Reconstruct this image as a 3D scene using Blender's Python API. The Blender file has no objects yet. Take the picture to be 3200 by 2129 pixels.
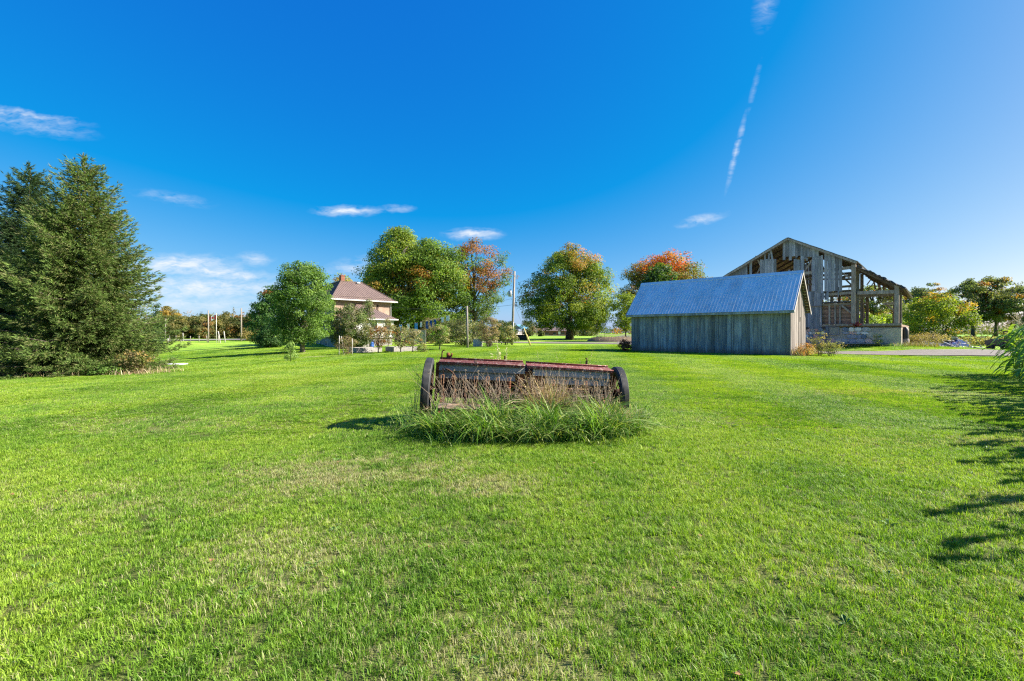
import bpy, bmesh, math, random
import numpy as np
from mathutils import Vector, Matrix, Euler

S = bpy.context.scene
R = math.radians
# ------------------------------------------------------------------ camera
EYE, F, CX, CY, W = 1.6, 1422.0, 1600.0, 1040.0, 3200.0   # eye height, focal length and horizon, in photo pixels
cam_d = bpy.data.cameras.new('camera')
cam_d.sensor_width = 36.0
cam_d.lens = 36.0 * F / W
cam_d.shift_y = -(1064.5 - CY) / W
cam_d.clip_start = 0.05
cam_d.clip_end = 20000
cam = bpy.data.objects.new('camera', cam_d)
S.collection.objects.link(cam)
cam.location = (0, 0, EYE)
cam.rotation_euler = (R(90), 0, 0)
S.camera = cam

# ------------------------------------------------------------------ sun, sky, exposure
SUN_EL, SUN_AZ = R(34.4), R(-2)          # azimuth measured from +X (right of the camera) towards +Y (away)
sv = Vector((math.cos(SUN_EL) * math.cos(SUN_AZ), math.cos(SUN_EL) * math.sin(SUN_AZ), math.sin(SUN_EL)))
sun_d = bpy.data.lights.new('sun', 'SUN')
sun_d.energy = 5.0
sun_d.angle = R(0.53)
sun_d.color = (1.0, 0.93, 0.82)
sun = bpy.data.objects.new('sun', sun_d)
S.collection.objects.link(sun)
sun.rotation_euler = sv.to_track_quat('Z', 'Y').to_euler()
sun.location = (30, 10, 40)

S.view_settings.view_transform = 'Standard'
S.view_settings.look = 'None'
S.view_settings.gamma = 1
S.view_settings.use_curve_mapping = False
S.view_settings.exposure = 1.6
S.render.engine = 'CYCLES'
S.cycles.max_bounces = 5
S.cycles.diffuse_bounces = 2
S.cycles.glossy_bounces = 2
S.cycles.transmission_bounces = 3
S.cycles.transparent_max_bounces = 6
S.cycles.volume_bounces = 0
S.cycles.caustics_reflective = False
S.cycles.caustics_refractive = False
S.cycles.use_denoising = False
S.cycles.filter_width = 1.25



class G:
    """tiny helper round a node tree: g('ShaderNodeX', {props}, Input=value_or_socket)"""
    def __init__(self, nt):
        self.nt = nt

    def __call__(self, typ, props=None, **ins):
        n = self.nt.nodes.new(typ)
        for k, v in (props or {}).items():
            setattr(n, k, v)
        for k, v in ins.items():
            key = int(k[1:]) if k[0] == 'i' and k[1:].isdigit() else k.replace('_', ' ')
            self.put(n.inputs[key], v)
        return n

    def put(self, sock, v):
        if isinstance(v, bpy.types.NodeSocket):
            self.nt.links.new(v, sock)
        elif isinstance(v, bpy.types.Node):
            self.nt.links.new(v.outputs[0], sock)
        else:
            if hasattr(sock.default_value, '__len__') and not hasattr(v, '__len__'):
                v = [v] * len(sock.default_value)
            if hasattr(v, '__len__') and len(v) == 3 and len(sock.default_value) == 4:
                v = (*v, 1)
            sock.default_value = v

    def m(self, op, a, b=0.0, c=None, clamp=False):
        n = self('ShaderNodeMath', {'operation': op, 'use_clamp': clamp}, i0=a, i1=b)
        if c is not None:
            self.put(n.inputs[2], c)
        return n.outputs[0]

    def v(self, op, a, b=(0, 0, 0)):
        n = self('ShaderNodeVectorMath', {'operation': op}, i0=a)
        if op == 'SCALE':
            self.put(n.inputs['Scale'], b)
        else:
            self.put(n.inputs[1], b)
        return n.outputs[0]

    def mix(self, fac, a, b, mode='MIX'):
        n = self.nt.nodes.new('ShaderNodeMix')
        n.data_type = 'RGBA'
        n.blend_type = mode
        self.put(n.inputs[0], fac)
        self.put(n.inputs[6], a)
        self.put(n.inputs[7], b)
        return n.outputs[2]

    def ramp(self, fac, stops):
        n = self.nt.nodes.new('ShaderNodeValToRGB')
        el = n.color_ramp.elements
        while len(el) < len(stops):
            el.new(0.5)
        for e, (p, c) in zip(el, stops):
            e.position = p
            e.color = (*c, 1) if hasattr(c, '__len__') else (c, c, c, 1)
        self.put(n.inputs[0], fac)
        return n.outputs[0]

    def sstep(self, x, a, b):
        n = self('ShaderNodeMapRange', {'interpolation_type': 'SMOOTHSTEP'}, i0=x, i1=a, i2=b, i3=0.0, i4=1.0)
        return n.outputs[0]

    def noise(self, vec, scale, detail=3.0, rough=0.55, out=0, dist=0.0):
        n = self('ShaderNodeTexNoise', None, Vector=vec, Scale=scale, Detail=detail, Roughness=rough, Distortion=dist)
        return n.outputs[out]


wd = bpy.data.worlds.new('World')
S.world = wd
wd.use_nodes = True
g = G(wd.node_tree)
wd.node_tree.nodes.clear()
sky = g('ShaderNodeTexSky', {'sky_type': 'NISHITA', 'sun_disc': False, 'sun_elevation': SUN_EL,
                             'sun_rotation': R(90) - SUN_AZ, 'altitude': 300.0, 'air_density': 0.6,
                             'dust_density': 1.1, 'ozone_density': 6.0})
# one colour grade over the whole sky: the photograph's vivid, flattened blue
ch = g('ShaderNodeSeparateColor', None, Color=sky.outputs[0])
gr = g.m('MULTIPLY', g.m('MAXIMUM', g.m('SUBTRACT', g.m('MULTIPLY', ch.outputs[0], .1), .079), .002), 19.0)
gg = g.m('MULTIPLY', g.m('POWER', g.m('MULTIPLY', ch.outputs[1], .1), .88), 11.0)
gb = g.m('MULTIPLY', g.m('POWER', g.m('MULTIPLY', ch.outputs[2], .1), .30), 7.5)
base = g('ShaderNodeCombineColor', None, Red=gr, Green=gg, Blue=gb).outputs[0]
# thin high clouds, as shapes on the sky dome (gnomonic coordinates about the view azimuth)
tc = g('ShaderNodeTexCoord').outputs['Generated']
sep = g('ShaderNodeSeparateXYZ', None, Vector=tc)
dy = g.m('MAXIMUM', sep.outputs[1], 0.02)
pc = g.v('DIVIDE', tc, g('ShaderNodeCombineXYZ', None, X=dy, Y=1e9, Z=dy).outputs[0])       # (u, ~0, v)
CL = {  # shared slope angle: px, py, half width, half height, strength
    -9: [(60, 356, 210, 17, .62), (100, 392, 190, 30, .42), (540, 620, 120, 20, .34), (690, 853, 200, 26, .9)],
    0: [(1085, 660, 105, 18, 1.0), (1242, 652, 52, 13, .55), (1480, 732, 92, 20, 1.0), (795, 810, 60, 24, .7),
        (560, 828, 190, 34, 1.05), (620, 900, 380, 44, .85), (600, 950, 420, 32, .6)],
    13: [(1100, 838, 100, 34, .55), (2190, 688, 78, 17, .72)],
    76: [(2300, 475, 120, 10, .6), (2358, 270, 80, 9, .3), (2392, 22, 75, 36, .3)]}
wn = g('ShaderNodeTexNoise', None, Vector=pc, Scale=26.0, Detail=2.0, Roughness=.6)
pw = g('ShaderNodeVectorMath', {'operation': 'MULTIPLY_ADD'}, i0=wn.outputs[0], i1=(.03, 0, .016), i2=pc).outputs[0]
pc3 = g('ShaderNodeVectorMath', {'operation': 'MULTIPLY_ADD'}, i0=wn.outputs[0], i1=(.006, 0, .0032), i2=pc).outputs[0]
tex = g.noise(g.v('MULTIPLY', pw, (20, 0, 70)), 1.0, 3.0, .65)
tot = None
for ang, lst in CL.items():
    src_, ou, ow = (pc3, .003, .0016) if ang == 76 else (pw, .015, .008)
    rp = pw if ang == 0 else g('ShaderNodeVectorRotate', {'rotation_type': 'Y_AXIS'}, Vector=src_, Angle=R(ang)).outputs[0]
    ca, sa = math.cos(R(ang)), math.sin(R(ang))
    for (x, y, hw, hh, st) in lst:
        u, w = (x - CX) / F + ou, (CY - y) / F + ow
        cu, cw = u * ca + w * sa, -u * sa + w * ca
        q = g('ShaderNodeVectorMath', {'operation': 'MULTIPLY_ADD'}, i0=rp, i1=(F / hw, 0, F / hh), i2=(-cu * F / hw, 0, -cw * F / hh)).outputs[0]
        ln = g('ShaderNodeVectorMath', {'operation': 'LENGTH'}, i0=q).outputs['Value']
        e = g('ShaderNodeMapRange', {'clamp': True}, i0=ln, i1=1.25, i2=0.0, i3=0.0, i4=st).outputs[0]
        tot = e if tot is None else g.m('MAXIMUM', tot, e)
tot = g.m('MULTIPLY', tot, g('ShaderNodeMapRange', {'clamp': True}, i0=g.m('MULTIPLY_ADD', tot, .22, tex), i1=.40, i2=.82, i3=0.0, i4=1.25).outputs[0])
tot = g.m('MULTIPLY', g.m('MINIMUM', tot, .85), g('ShaderNodeMapRange', {'clamp': True}, i0=sep.outputs[1], i1=.05, i2=.2, i3=0.0, i4=1.0).outputs[0])
cloudy = g.mix(tot, base, (6.2, 6.5, 6.9))
bg = g('ShaderNodeBackground', None, Color=cloudy, Strength=0.05)
wo = g('ShaderNodeOutputWorld', None, Surface=bg)
wd.cycles.sampling_method = 'MANUAL'
wd.cycles.sample_map_resolution = 512


# ------------------------------------------------------------------ helpers
rng = np.random.default_rng(7)
rnd = random.Random(11)
COL = S.collection


def ray(px, py, D):
    """point at depth D (m along the view) that the measured photo position belongs to"""
    return Vector(((px - CX) / F * D, D, EYE - (py - CY) / F * D))


# terrain: thin-plate spline through measured ground heights
CP = []
for gx in range(-8, 31, 6):
    for gy in range(-6, 44, 7):
        CP.append((gx, gy, 0.0))
for (px, py, D) in [(945, 1102, 40), (250, 1168, 21), (20, 1160, 24), (600, 1120, 45), (700, 1088, 75), (500, 1100, 60), (655, 1072, 100),
                    (560, 1063, 112), (600, 1057, 160), (905, 1130, 28), (540, 1142, 30), (1045, 1087, 58), (968, 1072, 62), (860, 1092, 50),
                    (1215, 1079, 60), (1460, 1087.5, 47.5), (1600, 1078, 60), (1780, 1061, 98), (1700, 1070, 76), (1700, 1050, 220),
                    (2817, 1081, 40), (2550, 1081, 45), (3150, 1098, 40), (2950, 1090, 47), (3000, 1077, 62), (2950, 1048, 250), (1300, 1070, 75),
                    (1100, 1108, 37), (1290, 1101, 39), (350, 1135, 36), (150, 1100, 60), (1180, 1050, 200), (2300, 1060, 100), (-200, 1150, 27)]:
    p = ray(px, py, D)
    CP.append((p.x, p.y, p.z))
for a in range(0, 360, 20):
    for r_ in (420, 1500, 4500):
        CP.append((r_ * math.sin(R(a)), r_ * math.cos(R(a)), 0.0))
for a in (-150, -120, 120, 150, 180):
    CP.append((45 * math.sin(R(a)), 45 * math.cos(R(a)), 0.0))
CP += [(-3.4, 7.9, -.12), (-2.9, 7.0, -.08), (-5.5, 8, -.08)]
CP = np.array(CP)
SC = 50.0


def _phi(d2):
    return 0.5 * d2 * np.log(d2 + 1e-9)


def _tps():
    P = CP[:, :2] / SC
    n = len(P)
    K = _phi(((P[:, None] - P[None]) ** 2).sum(-1)) + np.eye(n) * 2e-4
    Q = np.c_[np.ones(n), P]
    A = np.block([[K, Q], [Q.T, np.zeros((3, 3))]])
    return np.linalg.solve(A, np.r_[CP[:, 2], 0, 0, 0])


TW = _tps()


def zt_np(x, y):
    x = np.atleast_1d(np.asarray(x, float)); y = np.atleast_1d(np.asarray(y, float))
    out = np.empty(len(x))
    P = CP[:, :2] / SC
    for i in range(0, len(x), 20000):
        X = np.c_[x[i:i + 20000], y[i:i + 20000]] / SC
        k = _phi(((X[:, None] - P[None]) ** 2).sum(-1))
        out[i:i + 20000] = k @ TW[:-3] + TW[-3] + X @ TW[-2:]
    return out


def zt(x, y):
    return float(zt_np(x, y)[0])


def on(px, D, dz=0.0):
    x = (px - CX) / F * D
    return Vector((x, D, zt(x, D) + dz))


def mesh_np(name, V, faces, mat=None, col=None, smooth=False):
    """V (n,3); faces (m,k) all of one size; col (n,3) per vertex"""
    me = bpy.data.meshes.new(name)
    V = np.ascontiguousarray(V, np.float32); faces = np.ascontiguousarray(faces, np.int32)
    k = faces.shape[1]
    me.vertices.add(len(V)); me.vertices.foreach_set('co', V.ravel())
    me.loops.add(faces.size); me.loops.foreach_set('vertex_index', faces.ravel())
    me.polygons.add(len(faces)); me.polygons.foreach_set('loop_start', np.arange(0, faces.size, k, dtype=np.int32))
    if smooth:
        me.polygons.foreach_set('use_smooth', np.ones(len(faces), bool))
    me.update(calc_edges=True)
    if col is not None:
        a = me.attributes.new('Col', 'FLOAT_COLOR', 'POINT')
        a.data.foreach_set('color', np.c_[col, np.ones(len(col))].astype(np.float32).ravel())
    if mat:
        me.materials.append(mat)
    return me


def link(name, data, parent=None, loc=(0, 0, 0), rot=(0, 0, 0), scale=(1, 1, 1), color=None):
    o = bpy.data.objects.new(name, data)
    COL.objects.link(o)
    if parent:
        o.parent = parent
    o.location = loc
    o.rotation_euler = rot
    o.scale = scale
    if color is not None:
        o.color = (*color, 1)
    return o


def tag(o, label=None, cat=None, group=None, kind=None):
    if label:
        o['label'] = label
    if cat:
        o['category'] = cat
    if group:
        o['group'] = group
    if kind:
        o['kind'] = kind
    return o


def thing(name, label, cat, loc=(0, 0, 0), rz=0.0, group=None, rot=None):
    o = link(name, None, None, loc, rot or (0, 0, rz))
    return tag(o, label, cat, group)


class MB:
    """mesh builder: boxes, beams, tubes, prisms gathered into ONE mesh object"""
    def __init__(self):
        self.v, self.f, self.sm = [], [], []

    def add(self, vs, fs, smooth=False):
        b = len(self.v)
        self.v += [tuple(p) for p in vs]
        self.f += [tuple(b + i for i in f) for f in fs]
        self.sm += [smooth] * len(fs)
        return self

    def box(self, c, s, rot=None, ch=0.0):
        x, y, z = s[0] / 2, s[1] / 2, s[2] / 2
        if ch <= 0:
            vs = [Vector((sx * x, sy * y, sz * z)) for sx in (-1, 1) for sy in (-1, 1) for sz in (-1, 1)]
            fs = [(0, 1, 3, 2), (4, 6, 7, 5), (0, 4, 5, 1), (2, 3, 7, 6), (0, 2, 6, 4), (1, 5, 7, 3)]
        else:
            bm = bmesh.new()
            bmesh.ops.create_cube(bm, size=1.0, matrix=Matrix.Diagonal((*s, 1)))
            bmesh.ops.bevel(bm, geom=bm.edges[:], offset=ch, segments=2, affect='EDGES', profile=.5)
            bm.verts.ensure_lookup_table()
            vs = [v.co.copy() for v in bm.verts]
            fs = [[v.index for v in f.verts] for f in bm.faces]
            bm.free()
        if rot is not None:
            M = rot if isinstance(rot, Matrix) else Euler(rot).to_matrix()
            vs = [M @ v for v in vs]
        return self.add([v + Vector(c) for v in vs], fs, ch > 0)

    def beam(self, p0, p1, w, h):
        p0, p1 = Vector(p0), Vector(p1)
        d = p1 - p0
        M = d.to_track_quat('X', 'Z').to_matrix()
        return self.box((p0 + p1) / 2, (d.length, w, h), M)

    def tube(self, pts, rad, n=8, cap=True, smooth=True):
        pts = [Vector(p) for p in pts]
        if not hasattr(rad, '__len__'):
            rad = [rad] * len(pts)
        vs, fs = [], []
        up = Vector((0.13, 0.21, 1))
        for i, p in enumerate(pts):
            d = (pts[min(i + 1, len(pts) - 1)] - pts[max(i - 1, 0)]).normalized()
            if abs(d.dot(up.normalized())) > .97:
                up = Vector((1, .1, 0))
            a = d.cross(up).normalized(); b = d.cross(a)
            for k in range(n):
                t = 2 * math.pi * k / n
                vs.append(p + (a * math.cos(t) + b * math.sin(t)) * rad[i])
        for i in range(len(pts) - 1):
            for k in range(n):
                k2 = (k + 1) % n
                fs.append((i * n + k, i * n + k2, (i + 1) * n + k2, (i + 1) * n + k))
        if cap:
            fs.append(tuple(range(n))); fs.append(tuple(reversed(range((len(pts) - 1) * n, len(pts) * n))))
        return self.add(vs, fs, smooth)

    def prism(self, outline, h, axis='z', at=0.0):
        """extrude a 2D outline; axis z: (x,y)->z, axis y: (x,z)->y, axis x: (y,z)->x"""
        n = len(outline)
        def mk(a, b, t):
            return (a, b, t) if axis == 'z' else ((a, t, b) if axis == 'y' else (t, a, b))
        vs = [mk(a, b, at) for a, b in outline] + [mk(a, b, at + h) for a, b in outline]
        fs = [tuple(range(n)), tuple(reversed(range(n, 2 * n)))]
        fs += [(i, (i + 1) % n, n + (i + 1) % n, n + i) for i in range(n)]
        return self.add(vs, fs)

    def lathe(self, prof, n=32, axis='x', c=(0, 0, 0), closed=False):
        """revolve (along, radius) profile about an axis"""
        vs, fs = [], []
        m = len(prof)
        for k in range(n):
            t = 2 * math.pi * k / n
            for a, r in prof:
                p = (a, r * math.cos(t), r * math.sin(t)) if axis == 'x' else ((r * math.cos(t), r * math.sin(t), a) if axis == 'z' else (r * math.cos(t), a, r * math.sin(t)))
                vs.append((p[0] + c[0], p[1] + c[1], p[2] + c[2]))
        for k in range(n):
            k2 = (k + 1) % n
            for i in range(m if closed else m - 1):
                i2 = (i + 1) % m
                fs.append((k * m + i, k * m + i2, k2 * m + i2, k2 * m + i))
        return self.add(vs, fs, True)

    def data(self, name, mat):
        me = bpy.data.meshes.new(name)
        me.from_pydata(self.v, [], self.f)
        me.polygons.foreach_set('use_smooth', self.sm)
        bm = bmesh.new(); bm.from_mesh(me)
        bmesh.ops.recalc_face_normals(bm, faces=bm.faces[:])
        bm.to_mesh(me); bm.free()
        if mat:
            me.materials.append(mat)
        return me

    def build(self, name, mat, parent=None, loc=(0, 0, 0), rot=(0, 0, 0), color=None):
        return link(name, self.data(name, mat), parent, loc, rot, color=color)


_ub = {}


def unit_box(mat):
    if mat.name not in _ub:
        _ub[mat.name] = MB().box((0, 0, 0), (1, 1, 1)).data('box_' + mat.name, mat)
    return _ub[mat.name]


def piece(name, mat, parent, c, s, rot=(0, 0, 0), color=None):
    """one board / plank / beam: its own object, mesh data shared"""
    return link(name, unit_box(mat), parent, c, rot, s, color)


def beam(name, mat, parent, p0, p1, w, h, color=None):
    p0, p1 = Vector(p0), Vector(p1)
    d = p1 - p0
    return piece(name, mat, parent, (p0 + p1) / 2, (d.length, w, h), d.to_track_quat('X', 'Z').to_euler(), color)


def grey(lo, hi, tint=(1, 1, 1)):
    k = rnd.uniform(lo, hi)
    return tuple(k * t for t in tint)


def copy_tree(o, parent=None):
    c = o.copy(); COL.objects.link(c)
    if parent:
        c.parent = parent
    for ch in list(o.children):
        copy_tree(ch, c)
    return c


# ------------------------------------------------------------------ materials
def newmat(name):
    m = bpy.data.materials.new(name)
    m.use_nodes = True
    m.node_tree.nodes.clear()
    return m, G(m.node_tree)


def finish(g, col, rough=.7, spec=.3, metal=0.0, bump=None, bstr=.3, bdist=.01, transl=0.0, tcol=None):
    p = g('ShaderNodeBsdfPrincipled', None, Base_Color=col, Roughness=rough, Metallic=metal, Specular_IOR_Level=spec)
    if bump is not None:
        b = g('ShaderNodeBump', None, Strength=bstr, Distance=bdist, Height=bump)
        g.put(p.inputs['Normal'], b.outputs[0])
    out = p.outputs[0]
    if transl:
        t = g('ShaderNodeBsdfTranslucent', None, Color=tcol if tcol is not None else col)
        mx = g('ShaderNodeMixShader', None, i0=transl, i1=out, i2=t.outputs[0])
        out = mx.outputs[0]
    g('ShaderNodeOutputMaterial', None, Surface=out)


def stain(name, stops, scale=6.0, stretch=(1, 1, 1), rough=.8, spec=.25, metal=0.0, bstr=.3, bdist=.01, detail=5.0, objcol=False, local=False, var=.25):
    """noise-driven procedural surface: colour ramp on stretched noise, per-object variation, bump"""
    m, g = newmat(name)
    pos = g('ShaderNodeTexCoord').outputs['Object'] if local else g('ShaderNodeNewGeometry').outputs['Position']
    oi = g('ShaderNodeObjectInfo')
    off = g.v('SCALE', g('ShaderNodeCombineXYZ', None, X=oi.outputs['Random'], Y=oi.outputs['Random'], Z=oi.outputs['Random']).outputs[0], 37.0)
    pos = g.v('ADD', g.v('MULTIPLY', pos, stretch), off)
    n = g.noise(pos, scale, detail, .6)
    n2 = g.noise(pos, scale * .23, 2.0, .5)
    k = g.m('ADD', g.m('MULTIPLY', n, .7), g.m('MULTIPLY', n2, .3))
    c = g.ramp(k, stops)
    if objcol:
        c = g.mix(1.0, c, oi.outputs['Color'], 'MULTIPLY')
    elif var:
        c = g.mix(1.0, c, g.ramp(oi.outputs['Random'], [(0, 1 - var), (1, 1 + var)]), 'MULTIPLY')
    finish(g, c, rough, spec, metal, n, bstr, bdist)
    return m


def wood(name, dark, mid, light, knots=True, splash=None, var=.3):
    """weathered vertical board: grain along z, knots, per-board tone from the object colour"""
    m, g = newmat(name)
    pos = g('ShaderNodeNewGeometry').outputs['Position']
    oi = g('ShaderNodeObjectInfo')
    off = g.v('SCALE', g('ShaderNodeCombineXYZ', None, X=oi.outputs['Random'], Y=oi.outputs['Random'], Z=oi.outputs['Random']).outputs[0], 61.0)
    p = g.v('ADD', pos, off)
    gr = g.noise(g.v('MULTIPLY', p, (26, 26, .9)), 1.0, 5.0, .65, dist=.4)
    br = g.noise(g.v('MULTIPLY', p, (3.5, 3.5, .8)), 1.0, 3.0, .5)
    c = g.ramp(g.m('ADD', g.m('MULTIPLY', gr, .62), g.m('MULTIPLY', br, .38)), [(.3, dark), (.5, mid), (.68, light)])
    if knots:
        vo = g('ShaderNodeTexVoronoi', None, Vector=g.v('MULTIPLY', p, (3.3, 3.3, 1.5)), Scale=1.0)
        c = g.mix(g.m('MULTIPLY', g.sstep(vo.outputs['Distance'], .17, .05), .62), c, tuple(x * .35 for x in dark))
    c = g.mix(1.0, c, oi.outputs['Color'], 'MULTIPLY')
    if splash:
        z = g('ShaderNodeSeparateXYZ', None, Vector=pos).outputs[2]
        e = g.m('ADD', z, g.m('MULTIPLY', g.m('SUBTRACT', gr, .5), .9))
        c = g.mix(g.m('MULTIPLY', g.sstep(e, .55, .12), .75), c, splash)
    finish(g, c, .85, .2, 0, gr, .35, .006)
    return m


def plain(name, c, rough=.6, spec=.4, metal=0.0, var=.12):
    d = tuple(x * (1 - var) for x in c); l = tuple(min(1, x * (1 + var)) for x in c)
    return stain(name, [(.35, d), (.65, l)], 5.0, rough=rough, spec=spec, metal=metal, bstr=.05, var=0)


def leafmat(name, transl=.35, rough=.55, spec=.25):
    m, g = newmat(name)
    c = g('ShaderNodeAttribute', {'attribute_name': 'Col'}).outputs['Color']
    c = g.mix(1.0, c, (1.75, 1.65, 1.35), 'MULTIPLY')
    tcol = g.mix(1.0, c, (1.3, 1.3, .5), 'MULTIPLY')
    finish(g, c, rough, spec, 0, None, transl=transl, tcol=tcol)
    return m


M = {}
M['leaf'] = leafmat('foliage', .46)
M['needle'] = leafmat('needles', .18, .6, .2)
M['blade'] = leafmat('long_grass', .35, .5, .3)
M['dry'] = leafmat('dry_stalks', .2, .8, .1)
M['bark'] = stain('bark', [(.3, (.035, .028, .022)), (.5, (.10, .082, .066)), (.72, (.2, .17, .14))], 7, (6, 6, 1), bstr=.8, bdist=.03)
M['bark_light'] = stain('bark_light', [(.3, (.10, .085, .07)), (.5, (.2, .17, .145)), (.72, (.34, .3, .26))], 7, (6, 6, 1), bstr=.8, bdist=.03)
M['shed_wood'] = wood('shed_board', (.085, .092, .1), (.225, .23, .235), (.41, .41, .41), splash=(.17, .105, .075))
M['shed_end'] = wood('shed_end_board', (.1, .085, .075), (.235, .21, .19), (.36, .33, .3), knots=False, splash=(.18, .11, .075))
M['barn_wood'] = wood('barn_board', (.085, .094, .11), (.2, .218, .25), (.36, .385, .43))
M['barn_beam'] = stain('barn_beam', [(.3, (.13, .105, .085)), (.5, (.27, .235, .2)), (.7, (.42, .38, .335))], 9, (1, 1, .3), objcol=True, bstr=.5)
M['barn_dark'] = stain('barn_inner', [(.3, (.09, .06, .045)), (.5, (.2, .135, .1)), (.7, (.34, .25, .19))], 9, (.3, .3, 4), objcol=True, bstr=.4)
M['roof_under'] = stain('roof_board', [(.3, (.07, .052, .04)), (.5, (.15, .115, .092)), (.7, (.26, .21, .17))], 8, (.6, .6, .6), objcol=True, bstr=.4)
M['shingle'] = stain('old_shingles', [(.3, (.02, .022, .025)), (.5, (.06, .062, .066)), (.72, (.16, .16, .165))], 14, bstr=.8, bdist=.03)
M['zinc'] = stain('steel_roof', [(.3, (.66, .62, .58)), (.5, (.82, .78, .73)), (.72, (.9, .87, .83))], 1.2, rough=.3, spec=.6, metal=.38, bstr=.02, var=.06)
M['mortar'] = stain('mortar', [(.3, (.2, .17, .135)), (.6, (.34, .3, .25))], 12, bstr=.6, bdist=.02)
M['stone'] = stain('field_stone', [(.28, (.55, .55, .55)), (.5, (.9, .9, .9)), (.72, (1.25, 1.22, 1.18))], 9, objcol=True, bstr=.6, bdist=.03)
M['parge'] = stain('cement_parging', [(.3, (.27, .225, .165)), (.5, (.39, .335, .255)), (.7, (.49, .43, .345))], 5, bstr=.4, bdist=.015)
M['concrete'] = stain('concrete', [(.3, (.2, .185, .17)), (.6, (.33, .315, .29))], 5, bstr=.3)
M['red_paint'] = stain('rusty_red_paint', [(.3, (.05, .014, .01)), (.4, (.1, .025, .02)), (.5, (.14, .043, .035)), (.56, (.18, .07, .056)), (.6, (.36, .3, .27))], 40, (1, 1, 1), rough=.65, bstr=.3)
M['rust'] = stain('rust', [(.3, (.035, .016, .01)), (.5, (.15, .055, .025)), (.7, (.32, .13, .055))], 24, rough=.9, bstr=.6, local=True)
M['rust_dark'] = stain('dark_rust', [(.3, (.012, .009, .008)), (.5, (.05, .026, .017)), (.72, (.15, .07, .035))], 24, rough=.85, bstr=.6, local=True)
M['drill_wood'] = stain('grey_plank', [(.34, (.03, .026, .022)), (.43, (.19, .175, .155)), (.54, (.38, .36, .335)), (.66, (.6, .58, .55))], 2.6, (2.2, 20, 30), bstr=.7, local=True)
M['foot_wood'] = stain('lichen_plank', [(.3, (.09, .06, .04)), (.5, (.3, .2, .13)), (.62, (.42, .36, .3)), (.75, (.6, .58, .54))], 16, (1, 2, 2), bstr=.6, local=True)
M['rubber'] = stain('old_rubber', [(.3, (.016, .017, .019)), (.6, (.035, .037, .04)), (.75, (.07, .07, .07))], 14, rough=.62, spec=.4, bstr=.15)
M['brick'] = None
M['white'] = plain('white_paint', (.52, .51, .49), .5)
M['glass'] = plain('window_glass', (.02, .025, .03), .06, .6)
M['soffit'] = plain('eave_white', (.5, .49, .48), .5)
M['roof_brown'] = stain('brown_steel', [(.3, (.13, .09, .074)), (.6, (.19, .136, .114))], 2.0, rough=.42, spec=.5, bstr=.02, var=.05)
M['chimney'] = plain('chimney_brick', (.2, .08, .048), .85, var=.25)
M['pole'] = stain('grey_pole', [(.3, (.12, .105, .09)), (.5, (.22, .195, .17)), (.7, (.33, .3, .27))], 8, (5, 5, .5), bstr=.5)
M['wire'] = plain('wire', (.05, .05, .055), .6)
M['steel'] = plain('grey_steel', (.3, .33, .36), .4, .5, .3)
M['black'] = plain('black_plastic', (.02, .021, .023), .5)
M['dark_grey'] = plain('charcoal_plastic', (.06, .065, .072), .55)
M['red'] = plain('red_lens', (.6, .03, .03), .35)
M['blue'] = plain('blue_plastic', (.03, .1, .34), .35)
M['denim'] = plain('denim', (.025, .085, .3), .9, .1, var=.4)
M['pale_denim'] = plain('pale_denim', (.1, .3, .62), .9, .1, var=.3)
M['cloth_white'] = plain('white_cloth', (.75, .75, .76), .9, .1)
M['cloth_pink'] = plain('peach_cloth', (.75, .36, .28), .9, .1)
M['cloth_black'] = plain('black_cloth', (.012, .012, .014), .9, .1)
M['flag_red'] = plain('flag_red', (.72, .03, .03), .8, .1)
M['yellow'] = plain('yellow_guard', (.72, .58, .2), .6)
M['fence_wood'] = stain('pale_fence', [(.3, (.2, .18, .155)), (.6, (.34, .32, .29))], 8, (3, 3, .6), bstr=.3)
M['stick'] = plain('pale_stick', (.38, .365, .34), .8, var=.2)
M['grey_siding'] = plain('grey_siding', (.2, .24, .3), .6)
M['blue_roof'] = plain('blue_roof', (.1, .26, .36), .5)


def brickmat():
    m, g = newmat('house_brick')
    sp = g('ShaderNodeSeparateXYZ', None, Vector=g('ShaderNodeTexCoord').outputs['Object'])
    v = g('ShaderNodeCombineXYZ', None, X=g.m('ADD', sp.outputs[0], sp.outputs[1]), Y=sp.outputs[2], Z=0.0).outputs[0]
    b = g('ShaderNodeTexBrick', None, Vector=v, Color1=(.28, .175, .125), Color2=(.36, .235, .17), Mortar=(.35, .28, .23), Scale=1.0,
          Mortar_Size=.012, Brick_Width=.22, Row_Height=.075)
    n = g.noise(v, 1.2, 3)
    c = g.mix(1.0, b.outputs[0], g.ramp(n, [(.3, .8), (.7, 1.15)]), 'MULTIPLY')
    finish(g, c, .85, .2, 0, b.outputs[1], .2, .01)
    return m


M['brick'] = brickmat()


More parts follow.
